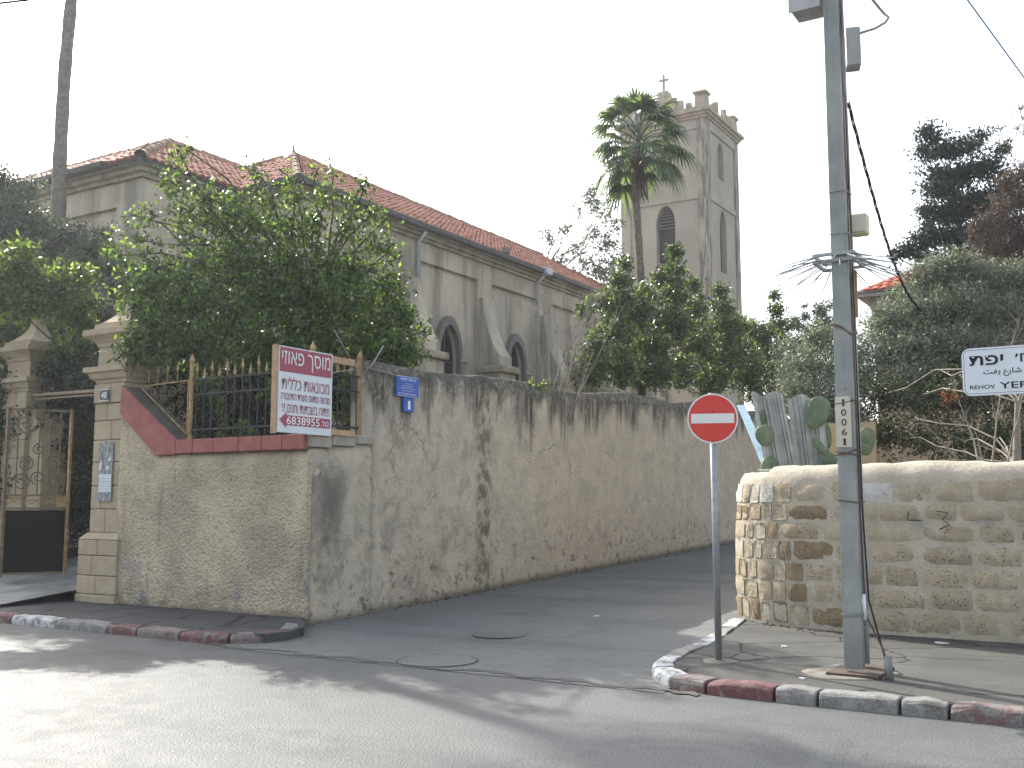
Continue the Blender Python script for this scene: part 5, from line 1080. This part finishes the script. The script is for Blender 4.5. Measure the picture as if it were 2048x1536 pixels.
def fanpalm(label, tr, r0, r1, nf, plen, blen, seed, thatch):
    T = thing('fan_palm', label, 'palm tree', tr[0]); n = 40; pts = []
    V = [Vector(p) for p in tr]; cum = [0]
    for a, b in zip(V, V[1:]): cum.append(cum[-1]+(b-a).length)
    for i in range(n+1):
        s = cum[-1]*i/n; k = max(j for j in range(len(V)-1) if cum[j] <= s+1e-9); pts.append(V[k].lerp(V[k+1], (s-cum[k])/(cum[k+1]-cum[k])))
    mb = MB(); mb.tube(pts, [(r0+(r1-r0)*i/n)*(1+.05*((i*7)%3-1)) for i in range(n+1)], 10); build('trunk', mb, M['palmbark'], T, True)
    rng = np.random.default_rng(seed); top = V[-1]
    for i in range(nf):
        el = 1.45-2.15*(i/nf)**.85; a = i*2.39996+rng.uniform(-.2,.2); dry = el < -.55
        frond(T, top-UZ*.5*(i/nf), a, el, plen*rng.uniform(.8,1.1), blen*rng.uniform(.85,1.1), 20, M['palmdry'] if (dry and rng.random() < .22) else M['palmleaf'], seed*100+i, .45+.45*(i/nf))
    if thatch:
        mb = MB()
        for i in range(90):
            a = rng.uniform(0,6.28); z = top.z-rng.uniform(.3,thatch); q = Vector((top.x+math.cos(a)*r1, top.y+math.sin(a)*r1, z)); e = q+Vector((math.cos(a)*.16, math.sin(a)*.16, -rng.uniform(.3,.6)))
            mb.add([q+Vector((-.03,0,0)), q+Vector((.03,0,0)), e], [(0,1,2)])
            mb.add([q+Vector((0,-.03,0)), q+Vector((0,.03,0)), e], [(0,1,2)])
        build('frond_skirt', mb, M['thatch'], T, fixn=False)
    return T
fanpalm('fan palm standing in front of the bell tower', [(-11.6,25.7,.8),(-11.62,25.72,5),(-11.6,25.73,7.5),(-11.69,25.67,10.0),(-11.6,25.72,11.85)], .135, .10, 44, 1.0, .72, 31, 1.6)
fanpalm('very tall palm with bare curved trunk at the left', [(-21.6,14.9,.8),(-21.68,14.85,5),(-21.71,14.84,7.3),(-21.77,14.81,9.5),(-21.76,14.81,11.9),(-21.70,14.85,13.8),(-21.6,14.9,16.5)], .20, .135, 34, .9, .8, 41, 0)
T = bpy.data.objects['fan_palm.001']
mb = MB(); rng = np.random.default_rng(8)
for i in range(260):
    a = rng.uniform(0,6.28); q = Vector((-21.74+math.cos(a)*.18, 14.84+math.sin(a)*.18, rng.uniform(6.3,7.35))); e = q+Vector((math.cos(a)*.35, math.sin(a)*.35, -rng.uniform(.15,.6)))
    mb.add([q+Vector((-.02,0,.02)), q+Vector((.02,0,-.02)), e], [(0,1,2)])
build('dead_fibre', mb, M['thatch'], T, fixn=False)

# litter on the pavement
for lab, x, y, s, z in (('white bottle cap lying beside the pole base plate', -2.62,9.02,.03,.102),('pale scrap of paper on the pavement behind the sign pole', -3.35,10.9,.045,.102),('small white scrap on the lane asphalt', -6.4,12.6,.05,az(12.6)+.008),('crumpled pale scrap at the foot of the stone wall', -2.0,12.05,.07,.102)):
    mb = MB(); rr = random.Random(int(s*1000)); mb.prism([(x+s*math.cos(a)*rr.uniform(.6,1.2), y+s*.7*math.sin(a)*rr.uniform(.6,1.2), z) for a in np.linspace(0,2*math.pi,9,endpoint=False)], (0,0,.012)); tag(build('litter_scrap', mb, M['litter']), lab, 'litter')
# debris along the wall foot
rng = np.random.default_rng(77); mb = MB()
for i in range(420):
    if i < 160: x, y = rng.uniform(-4.6,1.5), 12.42-abs(rng.normal())*.10; z = .10; x_ = x; y = y+(max(0,-3.3-x_)**1.4*.65)
    else: y = rng.uniform(10.2,26); x = -9.43+abs(rng.normal())*.07; z = az(y)+.005
    s = rng.uniform(.004,.013); mb.obox((x,y,z+s*.4), (s,0,0), (0,s*.8,0), (0,0,s*.5))
o = build('gravel', mb, M['dirt'], kind='stuff'); o['label'] = 'grit along the foot of both walls'

# ------------------------------------------------------------------ air haze volume, added to stand in for lens glare too
t = bpy.data.materials.new('glare_haze'); t.use_nodes = True; nt = t.node_tree; nt.nodes.clear(); o_ = nt.nodes.new('ShaderNodeOutputMaterial'); v = nt.nodes.new('ShaderNodeVolumePrincipled')
v.inputs['Color'].default_value = (.86, .92, 1, 1); v.inputs['Density'].default_value = .0006; v.inputs['Anisotropy'].default_value = .6; nt.links.new(v.outputs[0], o_.inputs['Volume'])
hz = build('haze', MB().box(-60, 30, -12, 75, -1.1, 27), t, kind='stuff'); hz['label'] = 'thin haze in the air added to imitate lens glare'
